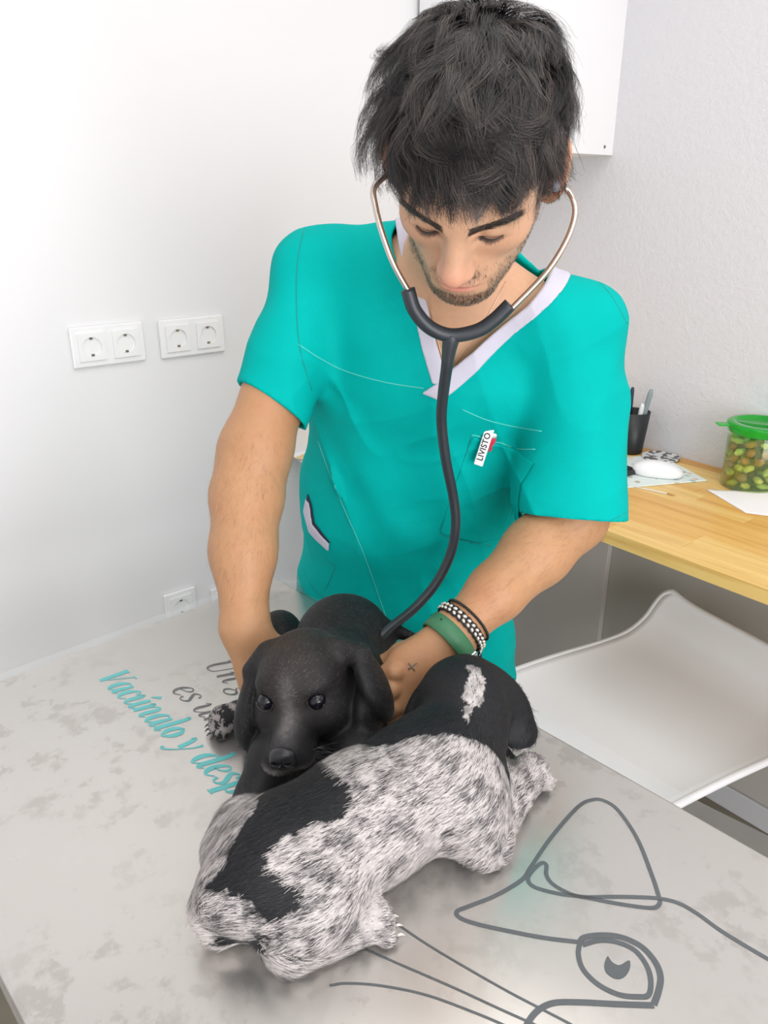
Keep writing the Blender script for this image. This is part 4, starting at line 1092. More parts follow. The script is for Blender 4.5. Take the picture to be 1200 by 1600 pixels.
def lenW(P):
    L = np.full(len(P), .0088); L[np.linalg.norm(P - hd, axis=1) < .075] = .0050
    for a, b in ((tb(455, 1478, .02), tb(583, 1437, .019)), (tb(800, 1240, .022), tb(829, 1207, .022))):
        L[np.linalg.norm(P - b, axis=1) < .035] = .0058
    return L
fur('coat', Vw, Fw, SW, 70000, lenW, .00042, lambda P, r: roan(P, r), combW, ew, 8, lift=.30, k=4, jit=.22)
for i, o in enumerate((-1.3, -.45, .45, 1.3)):
    a, b = tb(455, 1478, .020), tb(583, 1437, .019); d = unit(b - a); s = unit(np.cross(d, [0, 0, 1.0])); q = b + s * o * .019 * .6 + d * .019 * (1.05 - .12 * abs(o)); q[2] = TZ + .009
    tube('claw', W(np.array([q, q + d * .004, q + d * .008 - [0, 0, .003]])), [.0015, .0013, .0004], M_claw, ew, sides=6)
for sg in (1, -1):
    fw = unit(np.array([.012, .062, -.02])); rt = unit(np.cross(fw, [0, 0, 1.0])); c = hd + fw * .043 + rt * sg * .027 + [0, 0, .004]; sphere('eye', c, .009, M_eye, ew)
sphere('nose', hd + [.016, .088, -.030], .012, M_nose, ew, (1.1, .8, .9))
# ================================================================ the man
HM = Frame((0.091, 0.857, 1.553), -47.8, -8.2, -18.7, 1.0)
M_skin = vcol_mat('skin', 0.48, 0.35, sss=(0.12, 0.006), bump=(700, .12, .0006), mul=(160, .06))
SKIN = np.array(srgb(188, 142, 104)[:3])
H = HM
shR, shL = np.array([-.090, 1.09, 1.424]), np.array([.246, 1.025, 1.362])
elR, elL = atf(397, 705, .975), np.array([.252, .952, 1.130])
SIDE = shL - shR
S = SDF()
for f, k in [(H.ell((0, -.012, .035), (.0755, .096, .080)), .02), (H.ell((0, .036, .034), (.062, .054, .052)), .03),
             (H.ell((0, .028, -.030), (.060, .058, .074)), .03),
             (H.ell((.043, .046, -.020), (.022, .026, .020)), .022), (H.ell((-.043, .046, -.020), (.022, .026, .020)), .022),
             (H.cone((.052, .002, -.052), (.020, .066, -.094), .016, .018), .03), (H.cone((-.052, .002, -.052), (-.020, .066, -.094), .016, .018), .03),
             (H.ell((0, .077, -.098), (.023, .017, .016)), .018), (H.ell((0, .070, -.066), (.033, .025, .028)), .02),
             (H.cone((.010, .084, .019), (.050, .064, .021), .0105, .009), .014), (H.cone((-.010, .084, .019), (-.050, .064, .021), .0105, .009), .014),
             (H.cone((0, .084, .016), (0, .108, -.026), .0095, .0105), .014), (H.cone((0, .078, .004), (0, .094, -.030), .0115, .0132), .010), (H.ell((0, .1115, -.0325), (.0115, .0115, .0105)), .009),
             (H.ell((.0120, .0995, -.0365), (.0072, .0105, .0070)), .009), (H.ell((-.0120, .0995, -.0365), (.0072, .0105, .0070)), .009)]: S.add(f, k)
for sg in (1, -1):
    S.sub(H.ell((sg * .031, .0905, .003), (.018, .013, .0100)), .012)
    S.add(H.ell((sg * .031, .0680, .003), (.0145, .0150, .0118)), .006)               # lowered lid over the eye
    S.sub(H.ell((sg * .031, .0815, -.0062), (.012, .006, .0012)), .003)
    S.sub(H.ell((sg * .0075, .104, -.0455), (.0045, .006, .003)), .003)                # nostril
# lips
S.add(H.ell((0, .0925, -.0640), (.021, .0075, .0048)), .005); S.add(H.ell((0, .0905, -.0735), (.018, .008, .0060)), .005)
S.sub(H.ell((0, .100, -.0685), (.023, .008, .0011)), .003)
# ears
for sg in (1, -1):
    Re = axes((.10 * sg, -.22, 1), (sg * 1.0, -.75, 0))[:, [1, 0, 2]]
    S.add(H.ell((sg * .0845, -.012, -.004), (.0195, .035, .0060), Re), .007)
    S.sub(H.ell((sg * .0905, -.009, -.004), (.0115, .023, .0045), Re), .005)
    S.add(H.ell((sg * .0785, .004, -.014), (.005, .006, .008)), .004)
    S.add(H.ell((sg * .079, -.004, -.034), (.0075, .006, .009)), .006)
# neck, shoulders, chest, waist
N_HEAD = len(S.ops)
S.add(H.cone((0, -.026, -.045), H.inv((.078, 1.035, 1.425)), .056, .060), .03)
chC, waC = np.array([.068, 1.082, 1.330]), np.array([.036, 1.155, 1.050])
S.add(ecap(chC, waC, (.150, .092), (.140, .092), SIDE), .03)
S.add(ecap(np.array([.075, 1.055, 1.40]), chC, (.110, .070), (.150, .092), SIDE), .03)
S.add(cone((.075, 1.05, 1.425), shR + [.0, 0, -.01], .052, .050), .04); S.add(cone((.075, 1.05, 1.425), shL + [0, 0, -.01], .052, .050), .04)
S.add(ecap(waC, (.040, 1.205, .86), (.140, .090), (.155, .098), (.9, -.28, 0)), .03)
N_TORSO = len(S.ops)
# right arm (image left)
wrR = atf(382, 978, .845)
S.add(cone(shR, elR, .050, .043), .02)
S.add(chain([elR, atf(386, 775, .945), atf(380, 860, .895), wrR], [.0430, .0428, .0375, .0285], .03), .025)
S.add(ell(atf(412, 700, .968), (.026, .03, .03)), .03)
knR = atf(410, 1066, .818)
S.add(ecap(wrR, knR, (.028, .020), (.031, .015), (1, -.1, -.1)), .02)
for i, (x0, x1, x2) in enumerate((((434, 1062, .812), (442, 1100, .80), (456, 1125, .80)), ((418, 1072, .808), (422, 1110, .796), (438, 1135, .795)), ((406, 1076, .806), (411, 1112, .795), (424, 1136, .793)), ((400, 1070, .808), (407, 1096, .801), (418, 1114, .799)))):
    S.add(chain([atf(*x0), atf(*x1), atf(*x2)], [.0105, .0095, .0075], .004), .006)
S.add(chain([atf(405, 1000, .838), atf(436, 1012, .845), atf(452, 1040, .835), atf(462, 1062, .825)], [.019, .0135, .011, .009], .006), .012)    # thumb
# left arm (image right)
wrL = atf(712, 988, .835)
S.add(cone(shL, elL, .052, .045), .02)
S.add(chain([elL, atf(838, 862, .918), atf(775, 925, .872), wrL], [.046, .0445, .0355, .0275], .015), .015)
knL = atf(622, 1092, .785)
pdir = atf(640, 1130, .775) - atf(605, 1045, .792)
S.add(ecap(wrL, knL, (.029, .021), (.043, .0155), pdir), .02)
S.add(ell(atf(650, 1040, .808), (.035, .022, .028)), .02)
FL = (((616, 1050, .786), (588, 1058, .795), (572, 1085, .803)), ((610, 1078, .776), (584, 1088, .783), (570, 1112, .795)), ((612, 1106, .772), (588, 1118, .775), (572, 1135, .785)), ((622, 1130, .772), (600, 1143, .770), (582, 1150, .778)))
for i, (x0, x1, x2) in enumerate(FL):
    S.add(chain([atf(*x0), atf(*x1), atf(*x2)], [(.0115, .012, .0118, .0105)[i], .0100, .0082], .004), .0045)
S.add(chain([atf(668, 1010, .832), atf(628, 1022, .835), atf(596, 1040, .835), atf(578, 1062, .83)], [.020, .0145, .0115, .0092], .006), .014)
SMAN = S
HBOX = (np.array([-.035, .66, 1.385]), np.array([.225, 1.005, 1.70]))
SHEAD, SBODY = SDF(), SDF(); SHEAD.ops = S.ops[:N_TORSO]; SBODY.ops = S.ops[:3] + S.ops[N_HEAD:]
Vh, Fh = mesh_sdf(SHEAD, HBOX[0], HBOX[1], .0016)
Vd, Fd = mesh_sdf(SBODY, (-.27, .70, .78), (.36, 1.30, 1.53), .0026, margin=1.7)
cen = Vd[Fd].mean(1); ins = ((cen > HBOX[0] + .003) & (cen < HBOX[1] - .003)).all(1); Fd = Fd[~ins]
Vman = np.concatenate([Vh, Vd]); Fman = np.concatenate([Fh, Fd + len(Vh)])
Lm = None
def gauss(L, c, s): return np.exp(-(((L - np.asarray(c)) / np.asarray(s)) ** 2).sum(1))
def beard_w(L):
    """density of the short beard on head-local points"""
    ax = np.abs(L[:, 0]); z = L[:, 2]; y = L[:, 1]
    jaw = .8 * np.clip((-.070 - z + ax * .45) / .030, 0, 1) * np.clip((.02 + y + .01) / .01, 0, 1)
    lineup = .55 * np.clip((-.045 - z + (ax - .052) * 2.2) / .03, 0, 1) * np.clip((ax - .046) / .012, 0, 1) * np.clip((y + .012) / .01, 0, 1) * np.clip((.0 - z) / .01, 0, 1)
    must = gauss(L, (0, .093, -.0545), (.022, .02, .0065)) * 1.3
    chin = np.clip((-.079 - z) / .006, 0, 1)
    w_ = np.maximum.reduce([jaw * (y < .085) , lineup, np.clip(must, 0, 1), chin])
    lips = gauss(L, (0, .095, -.068), (.0215, .03, .0075))
    w_ = w_ * np.clip(1.25 - 1.9 * lips, 0, 1)
    w_ *= np.clip((z + .135) / .02, 0, 1) * np.clip((.012 - z) / .02, 0, 1) * np.clip((y + .03) / .02, 0, 1)
    return np.clip(w_, 0, 1)
def skin_col(P):
    L = HM.inv(P); near = np.linalg.norm(P - HM.o, axis=1) < .17
    c = np.tile(SKIN, (len(P), 1)) * (0.96 + .08 * fbm(P, 30, 1))[:, None]
    def mixc(c, col, w_): return c * (1 - w_[:, None]) + np.array(srgb(*col)[:3]) * w_[:, None]
    c = mixc(c, (186, 122, 88), np.clip(fbm(P, 16, 7) - .45, 0, 1) * .9)
    h = near.astype(float)
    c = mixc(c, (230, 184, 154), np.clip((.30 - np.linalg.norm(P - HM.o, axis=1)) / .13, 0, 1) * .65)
    c = mixc(c, (226, 150, 128), h * gauss(L, (0, .115, -.034), (.017, .02, .016)) * .65)
    for sg in (1, -1):
        c = mixc(c, (220, 150, 122), h * gauss(L, (sg * .042, .06, -.028), (.02, .03, .018)) * .4)
        c = mixc(c, (216, 128, 104), h * gauss(L, (sg * .082, -.01, -.008), (.012, .025, .035)) * .6)
        c = mixc(c, (150, 104, 84), h * gauss(L, (sg * .031, .078, -.006), (.016, .012, .004)) * .22)  # eye socket shade painted into the skin colour
        c = mixc(c, (60, 42, 36), h * gauss(L, (sg * .031, .082, -.0058), (.0140, .01, .0020)) * .9)
        c = mixc(c, (96, 58, 48), h * gauss(L, (sg * .0075, .104, -.0465), (.005, .008, .003)) * .8)
    c = mixc(c, (206, 122, 112), h * gauss(L, (0, .095, -.0685), (.0195, .02, .0072)).clip(0, 1) * .85)
    c = mixc(c, (120, 62, 56), h * gauss(L, (0, .096, -.0685), (.021, .02, .0011)) * .7)
    c = mixc(c, (96, 78, 66), h * beard_w(L) * .50)
    return c
base = W(np.array([.035, 1.17, 0.0]))
em = empty('person', tuple(base), 'person in teal scrubs leaning over the puppies, stethoscope in his ears', 'person')
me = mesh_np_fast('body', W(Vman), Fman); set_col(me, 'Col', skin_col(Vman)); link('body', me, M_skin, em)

# ---------------------------------------------------------------- hair
rng = np.random.default_rng(12)
M_hair = vcol_mat('dark_hair', 0.42, 0.38)
def hair_zone(L):
    x, y, z = L[:, 0], L[:, 1], L[:, 2]; ax = np.abs(x)
    line = np.where(y > .03, .060 + (y - .06) * .15 - np.clip(ax - .03, 0, 1) * .35, .010 + np.clip(y + .015, 0, 1) * 1.05)
    line = np.where(y < -.018, -.062 + np.clip(y + .05, 0, 1) * 1.2, line)
    side = (ax > .055) & (y > .004) & (y < .022) & (z > -.03)      # sideburn
    ear = (ax > .060) & (y > -.040) & (y < .004) & (z < .028)
    return ((z > line) | side) & ~ear
skull = SDF().add(H.ell((0, -.012, .035), (.0755, .096, .080)), .02).add(H.ell((0, .036, .034), (.062, .054, .052)), .03)
cap = SDF().add(H.ell((0, -.010, .044), (.084, .101, .084)), .02).add(H.ell((0, .034, .060), (.064, .054, .046)), .03).add(H.ell((0, -.045, .0), (.072, .066, .062)), .02)
cap.cut(lambda p: (lambda L: np.minimum(np.minimum(.052 + .10 * L[:, 1] - L[:, 2], 1.0), np.maximum(L[:, 1] + .030, -.055 - L[:, 2])).astype(np.float32))(HM.inv(p)), .01)
Vc, Fc = mesh_sdf(cap, H.o - .19, H.o + .19, .003)
hairroot_col = np.array(srgb(30, 29, 31)[:3])
me = mesh_np_fast('hair_base', W(Vc), Fc); set_col(me, 'Col', np.tile(hairroot_col, (len(Vc), 1)))
hb = link('hair', me, M_hair, em)
msk = lambda P: hair_zone(HM.inv(P)).astype(float)
def skull_d(p): return ev(skull, p.astype(np.float32))
def rot_about(d, ax, ang):
    c, s_ = np.cos(ang)[:, None], np.sin(ang)[:, None]; return d * c + np.cross(ax, d) * s_ + ax * (ax * d).sum(1, keepdims=True) * (1 - c)
def sstep(x): x = np.clip(x, 0, 1); return x * x * (3 - 2 * x)
def make_guides(n, seed):
    r = np.random.default_rng(seed)
    P, N = sample_mesh(Vh, Fh, n, r, msk); N = unit(grad_sdf(skull, P)); L = HM.inv(P)
    top = sstep((L[:, 2] - .040) / .045) * (1 - .55 * sstep((np.abs(L[:, 0]) - .050) / .03)); front = sstep((L[:, 1] - .03) / .05)
    ln = (.013 + .058 * top) * (1 - .32 * front) * r.uniform(.85, 1.15, n)
    ln = np.where((np.abs(L[:, 0]) > .052) & (L[:, 2] < .062) & (L[:, 1] > -.05), ln * .45, ln)
    cr = np.array([-.030, -.075, .09]); v = L - cr; v[:, 1] += .03
    ang = (fbm(P, 17, 31) - .5) * 3.4 * top - .55 * front
    ca_, sa_ = np.cos(ang), np.sin(ang); v = unit(v * [1, 1, .0] + np.array([0, .06, 0]))
    fl = np.stack([v[:, 0] * ca_ - v[:, 1] * sa_, v[:, 0] * sa_ + v[:, 1] * ca_, -.25 - .9 * (1 - top)], 1)
    fl[:, 0] *= (.35 + .65 * top)
    flow = unit(HM.D(fl)); pts = [P.copy()]; K = 9
    d = unit(N * (.15 + .75 * top)[:, None] + flow * .7)
    wv = r.normal(0, .16, n) + np.where(L[:, 1] > .02, .10, 0.0); p = P.copy()
    for i in range(1, K):
        t = i / (K - 1); g = unit(grad_sdf(skull, p))
        d = rot_about(d, g, wv * (.6 + .8 * t))
        d = unit(d + flow * .16 - g * (.10 + .25 * t) - np.array([0, 0, .05 * t]))
        p = p + d * (ln / (K - 1))[:, None]
        sd = skull_d(p); prof_ = math.sin(min(1.0, t * 1.25) * math.pi * .62)
        lo_, hi_ = .004 + .023 * top * prof_, .010 + .036 * top * (1 - .35 * t) + .003
        p = p + g * (np.maximum(lo_ - sd, 0) - np.maximum(sd - hi_, 0) * .7)[:, None]
        pts.append(p.copy())
    return np.stack(pts, 1), N, top
def make_hair(n_clump, per, seed):
    G, N, top = make_guides(n_clump, seed); r = np.random.default_rng(seed + 1); K = G.shape[1]
    idx = np.repeat(np.arange(n_clump), per); m = len(idx)
    off = r.normal(0, 1, (m, 3)); off -= N[idx] * (off * N[idx]).sum(1, keepdims=True)
    rad = .0062
    t = np.linspace(0, 1, K)[None, :, None]
    spread = (1 - .50 * t) * rad + .0022 * t ** 2 * r.normal(0, 1, (m, 1, 1))
    P = G[idx] + off[:, None] * spread + r.normal(0, .0009, (m, K, 3)) * t
    P += (r.uniform(-.12, .10, (m, 1, 1))) * t * (G[idx][:, -1:] - G[idx][:, :1]) * .6
    cb = np.array(srgb(42, 39, 39)[:3]); cl = np.array(srgb(108, 97, 90)[:3]); cd = np.array(srgb(17, 18, 21)[:3])
    k = np.repeat(r.random(n_clump), per)[:, None] * .55 + r.random((m, 1)) * .45
    c = np.where(k < .5, cd + (cb - cd) * k * 2, cb + (cl - cb) * (k - .5) * 2)
    return P, c, N[idx]
P, c, N = make_hair(640, 54, 21)
T = unit(P[:, -1] - P[:, 0]); nn = unit(N - T * (N * T).sum(1, keepdims=True) * .7)
strands('hair_locks', P, .00036, c, nn, M_hair, hb, tip=.3, side=unit(nn + rng.normal(0, .35, nn.shape)))
# short sides, beard, brows, lashes
def short_hair(name, mask, n, ln, wid, col, dirf, lift, seed, parent=em, src=(Vh, Fh)):
    r = np.random.default_rng(seed); P, N = sample_mesh(src[0], src[1], n, r, mask); d = dirf(P, r); d = unit(d - N * (d * N).sum(1, keepdims=True)); l_ = (ln * r.uniform(.6, 1.25, n))[:, None]
    pts = np.stack([P, P + d * l_ * .5 + N * l_ * lift * .6, P + d * l_ + N * l_ * lift], 1)
    cc_ = np.array(srgb(*col)[:3]) * r.uniform(.6, 1.7, (n, 1))
    return strands(name, pts, wid, cc_, N, M_hair, parent, tip=.4)
short_hair('hair_sides', lambda P: (lambda L: hair_zone(L) & (L[:, 2] < .06))(HM.inv(P)).astype(float), 9000, .007, .00034, (48, 41, 39), lambda P, r: HM.D(np.tile([0, .45, -1.0], (len(P), 1))) + r.normal(0, .25, P.shape), .35, 41, hb)
short_hair('beard', lambda P: beard_w(HM.inv(P)), 9000, .0034, .00026, (58, 46, 40), lambda P, r: HM.D(np.tile([0, .15, -1.0], (len(P), 1))) + r.normal(0, .35, P.shape), .45, 42)
def brow_mask(P):
    L = HM.inv(P); ax = np.abs(L[:, 0]); u = np.clip((ax - .012) / .044, 0, 1); zc = .0150 + .012 * u - .004 * u * u; th = .0074 * (1 - .55 * u) + .0008
    return ((np.abs(L[:, 2] - zc) < th) & (ax > .0115) & (ax < .057) & (L[:, 1] > .04)).astype(float)
short_hair('eyebrows', brow_mask, 2900, .0070, .00028, (66, 55, 50), lambda P, r: HM.D(np.stack([np.sign(HM.inv(P)[:, 0]) * 1.0, np.zeros(len(P)), np.full(len(P), .25)], 1)) + r.normal(0, .16, P.shape), .22, 43)
la = []; lb = np.random.default_rng(3)
for sg in (1, -1):
    for i in range(60):
        u = i / 59 * 2 - 1; a = HM.P((sg * (.031 + u * .0120), .0825 - .0055 * u * u, -.0050 + .0022 * u * u)); d = HM.D((sg * u * .5, 1.0, -.75)) * lb.uniform(.0040, .0065) * (1 - .35 * abs(u))
        la.append([a, a + d * .6, a + d + HM.D((0, 0, .001))])
la = np.array(la); strands('eyelashes', la, .00042, np.tile(np.array(srgb(24, 20, 20)[:3]), (len(la), 1)), np.tile(HM.D((0, .7, .7)), (len(la), 1)), M_hair, em, tip=.3)
for sg in (1, -1): sphere('eye', HM.P((sg * .031, .0672, .0000)), .0122, mat('man_eye', srgb(206, 200, 196), .15), em)
# fine dark hair on the forearms
def arm_mask(P):
    out = np.zeros(len(P))
    for a, b in ((elR, wrR), (elL, wrL)):
        ba = b - a; t = ((P - a) @ ba) / (ba @ ba); dd = np.linalg.norm(P - a - np.clip(t, 0, 1)[:, None] * ba, axis=1); out = np.maximum(out, ((dd < .06) & (t > -.05) & (t < .92)) * 1.0)
    return out
def arm_dir(P, r):
    d = np.where((P[:, :1] < .05), unit(wrR - elR)[None], unit(wrL - elL)[None]); return d + r.normal(0, .35, P.shape) + np.array([-.3, 0, 0])
short_hair('forearm_hair', arm_mask, 3200, .0100, .00011, (60, 42, 34), arm_dir, .30, 44, em, (Vd, Fd))

# ---------------------------------------------------------------- scrub top
def cloth_mat(name, col, rough=.75):
    t = NT(name); f = t.noise(14, 4, .6); d = tuple(c * .93 for c in col[:3]) + (1,)
    t.l(t.ramp(f, [(.3, d), (.7, col)]), t.b.inputs['Base Color']); t.b.inputs['Roughness'].default_value = rough; t.b.inputs['Specular IOR Level'].default_value = .06
    t.b.inputs['Sheen Weight'].default_value = .0
    a = t.noise(45, 4, .6); b = t.noise(1500, 2, .5); mx = t.new('ShaderNodeMath', operation='MULTIPLY_ADD'); mx.inputs[1].default_value = .10; t.l(b, mx.inputs[0]); t.l(a, mx.inputs[2])
    t.bump(mx.outputs[0], .30, .003); MATS[name] = t.m; return t.m
M_teal_c = cloth_mat('scrub_teal', srgb(0, 174, 167))
M_trim = cloth_mat('scrub_lilac_trim', srgb(205, 202, 216))
M_pkshade = mat('pocket_shade_navy', srgb(26, 40, 58), .8)
M_stitch = mat('scrub_stitch', srgb(96, 205, 196), .7)
M_stitchd = mat('scrub_stitch_dark', srgb(0, 140, 132), .7)
def fold(p, a, b, wid, amp, step=0.0):
    """ridge or overlap along the line a-b (3D), for displacing the cloth"""
    a, b = A3(a), A3(b); ba = b - a; q = p - a; h = np.clip((q @ ba) / float(ba @ ba), 0, 1); v = q - h[:, None] * ba; dd = np.sqrt((v ** 2).sum(1))
    end = np.clip(np.minimum(h, 1 - h) * 5, 0, 1)
    out = amp * np.exp(-(dd / wid) ** 2)
    return out * (0.25 + .75 * end)
CT = SDF()
chS, waS, hmS = np.array([.068, 1.080, 1.325]), np.array([.036, 1.160, 1.06]), np.array([.034, 1.225, .70])
SIDE2 = np.array([.9, -.30, 0])
CT.add(ecap(np.array([.072, 1.060, 1.405]), chS, (.135, .078), (.172, .110), SIDE), .03)
CT.add(ecap(chS, waS, (.172, .110), (.172, .112), SIDE), .04)
CT.add(ecap(waS, hmS, (.172, .110), (.216, .130), SIDE2), .04)
CT.add(cone((.075, 1.055, 1.428), shR, .066, .056), .04); CT.add(cone((.075, 1.055, 1.428), shL + [0, 0, -.004], .066, .062), .04)
opR = shR + (elR - shR) * .74; opL = shL + (elL - shL) * 1.0
CT.add(cone(shR, opR + (elR - shR) * .3, .055, .052), .035)
CT.add(cone(shL, opL + (elL - shL) * .25, .064, .074), .035)
CT.add(cone(atf(905, 690, 1.0), atf(870, 780, .985), .058, .055), .03)
FOLDS = [(atf(497, 690, 1.06), atf(607, 985, 1.03), .009, .007), (atf(520, 705, 1.05), atf(640, 960, 1.03), .02, -.004), (atf(478, 850, 1.07), atf(560, 970, 1.05), .012, .005),
         (atf(610, 830, 1.03), atf(690, 850, 1.03), .025, .004), (atf(500, 560, 1.06), atf(560, 640, 1.02), .02, -.003),
         (atf(925, 585, .97), atf(835, 775, .99), .011, .008), (atf(905, 600, .97), atf(815, 775, .99), .012, -.007), (atf(870, 690, .98), atf(800, 860, 1.02), .013, .006), (atf(850, 700, .98), atf(780, 860, 1.02), .014, -.006),
         (atf(960, 560, .97), atf(900, 640, .95), .015, .005), (atf(800, 560, .96), atf(880, 470, .98), .02, .003), (atf(545, 400, 1.05), atf(580, 560, 1.0), .025, .003),
         (atf(985, 600, .98), atf(940, 760, .93), .016, .005), (atf(440, 500, 1.05), atf(470, 640, 1.04), .012, -.005), (atf(720, 880, 1.03), atf(640, 960, 1.03), .02, .005), (atf(780, 900, 1.03), atf(730, 1000, 1.04), .015, .006), (atf(800, 930, 1.05), atf(775, 1050, 1.06), .010, .006)]
def cloth_out(p):
    d = CT(p)
    for a, b, w_, am in FOLDS: d = d - fold(p, a, b, w_, am * 1.5)
    n_ = hash_noise(np.stack([p[:, 0] * 15 + p[:, 2] * 5, p[:, 2] * 5.5 - p[:, 0] * 2, p[:, 1] * 6], 1), 1.0, 9).astype(np.float32); rg = 1 - np.abs(2 * n_ - 1)
    n2 = hash_noise(np.stack([p[:, 0] * 9 - p[:, 2] * 22, p[:, 2] * 7 + p[:, 0] * 6, p[:, 1] * 9], 1), 1.0, 4).astype(np.float32); r2 = 1 - np.abs(2 * n2 - 1)
    d = d - .0048 * rg ** 3 - .0014 * r2 ** 4 + .0022
    return d - .0035 * (np.sin(p[:, 2] * 38 + p[:, 0] * 26) * np.sin(p[:, 0] * 31 - p[:, 2] * 17)).astype(np.float32)
def prism(poly, fmax, fmin=.6):
    Q = np.array([atf(x, y, f) for x, y, f in poly])[:, [0, 2]]
    return lambda p: np.maximum(poly_dist(p[:, 0], p[:, 2], Q), np.maximum(p[:, 1] - fmax, fmin - p[:, 1])).astype(np.float32)
Vopen = [(632, 320, 1.04), (656, 431, 1.0), (680, 530, .975), (692, 572, .965), (704, 578, .965), (752, 536, .972), (818, 476, .99), (879, 401, 1.02), (866, 300, 1.05), (700, 250, 1.05)]
bandL = [(614, 318, 1.06), (622, 380, 1.03), (659, 545, .975), (675, 599, .965), (694, 606, .965), (706, 590, .965), (692, 572, .965), (680, 530, .975), (656, 431, 1.0), (632, 320, 1.04)]
bandR = [(659, 615, .965), (688, 627, .965), (701, 617, .965), (728, 593, .968), (800, 518, .985), (897, 422, 1.02), (893, 405, 1.03), (879, 401, 1.02), (818, 476, .99), (752, 536, .972), (704, 578, .965), (686, 596, .965)]
neckhole = cone((.080, 1.06, 1.38), (.088, .98, 1.56), .061, .086)
vcut = prism(Vopen, 1.07)
TH_C = .0065
def plane_keep(o, n):
    o, n = A3(o), A3(unit(np.asarray(n, float))); return lambda p: (p - o) @ n
cutR, cutL = plane_keep(opR, unit(elR - shR) + np.array([-.25, 0, .10])), plane_keep(opL, unit(elL - shL) + np.array([-.10, 0, -.0]))
rgR, rgL = cone(shR + (elR - shR) * .3, elR + (elR - shR) * .3, .10, .10), cone(shL + (elL - shL) * .35, elL + (elL - shL) * .3, .095, .11)
arm_in = SDF().add(cone(shR + (elR - shR) * .45, elR + (elR - shR) * .3, .048, .047), .0).add(cone(shL + (elL - shL) * .45, elL + (elL - shL) * .3, .056, .060), .0)
def scrub(p):
    d = cloth_out(p)
    d = np.maximum(d, -(d + TH_C))                       # a shell of cloth
    d = smax(d, -neckhole(p), .004); d = smax(d, -vcut(p), .002)
    d = np.where((rgR(p) < 0), np.maximum(d, cutR(p)), d); d = np.where((rgL(p) < 0), np.maximum(d, cutL(p)), d)
    return np.maximum(d, (hmS[2] + .03 - p[:, 2])).astype(np.float32)
Vs, Fs = mesh_sdf(scrub, (-.26, .80, .71), (.37, 1.36, 1.53), .0028, margin=1.9, relax=0)
es = link('scrub_top', mesh_np_fast('scrub_top', W(Vs), Fs), M_teal_c, em)
bs = bvh_of(Vs, Fs)
def patch(name, poly, material, fmax, out=.0022, inn=-.004, vox=.0018, parent=None, lo=None, hi=None):
    pr = prism(poly, fmax); Q = np.array([atf(*q) for q in poly])
    def f(p):
        d = cloth_out(p); return np.maximum(np.maximum(d - out, inn - d), pr(p)).astype(np.float32)
    lo_ = Q.min(0) - .012; hi_ = Q.max(0) + .012; lo_[1] -= .05; hi_[1] = fmax + .01
    V, F = mesh_sdf(f, lo_, hi_, vox, margin=2.0, relax=0)
    return link(name, mesh_np_fast(name, W(V), F), material, parent or es)
patch('collar_trim', bandL, M_trim, 1.10, out=.0020)
patch('collar_trim', bandR, M_trim, 1.10, out=.0030)
def drape(px, off=.001, step=6):
    P = catmull(px, step); out = []
    for x, y in P:
        h_, n_ = hit(bs, x, y)
        if h_ is not None:
            if out and np.linalg.norm(h_ - out[-1]) > .05: continue
            out.append(h_ - unit(ray(x, y)) * off)
    return np.array(out)
def seam(px, material=None, r=.0006, off=.0004, name='seam'):
    P = drape(px, off)
    if len(P) > 2: tube(name, W(P), r, material or M_stitch, es, sides=5)
seam([(466, 538), (500, 560), (540, 580), (600, 597), (662, 607)], M_stitch)
seam([(722, 640), (760, 656), (800, 666), (846, 674)], M_stitch)
seam([(497, 690), (515, 740), (540, 800), (570, 870), (607, 975)], M_stitch, .0005)
seam([(478, 348), (466, 400), (463, 460), (468, 540), (487, 610)], M_stitchd)
seam([(487, 338), (540, 328), (612, 322)], M_stitchd)
seam([(905, 418), (950, 455), (985, 515)], M_stitchd)
seam([(835, 822), (880, 830), (930, 824), (986, 797)], M_stitchd, .0005)
seam([(374, 600), (400, 632), (430, 652), (456, 660)], M_stitchd, .0005)
pk = [(737, 680, 1.0), (764, 690, 1.0), (800, 700, 1.0), (838, 703, 1.0), (826, 760, 1.01), (805, 820, 1.02), (790, 856, 1.03), (740, 850, 1.03), (688, 832, 1.03), (710, 760, 1.01)]
patch('chest_pocket', pk, M_teal_c, 1.10, out=.0016)
seam([(737, 680), (748, 682), (764, 690), (783, 692), (805, 701), (836, 702)], M_stitch, .0007)
seam([(737, 680), (720, 735), (700, 795), (688, 832), (715, 842), (768, 854)], M_stitchd, .0006)
seam([(762, 700), (745, 770), (735, 850)], M_stitchd, .0005)
hp = [(474, 792, 1.09), (480, 800, 1.08), (484, 835, 1.07), (497, 850, 1.06), (512, 862, 1.06), (511, 877, 1.06), (495, 868, 1.06), (478, 850, 1.08), (469, 815, 1.09)]
patch('pocket_trim', hp, M_trim, 1.16, out=.0030)
patch('pocket_gap_shade', [(478, 780, 1.09), (484, 800, 1.08), (488, 832, 1.07), (500, 846, 1.06), (514, 860, 1.06), (508, 866, 1.06), (490, 852, 1.06), (480, 838, 1.07), (474, 800, 1.09)], M_pkshade, 1.16, out=.0018)  # dark patch painting the shade inside the pocket gap
seam([(512, 878), (523, 886), (516, 905), (509, 920)], M_stitchd); seam([(462, 868), (490, 920), (515, 940)], M_stitchd)
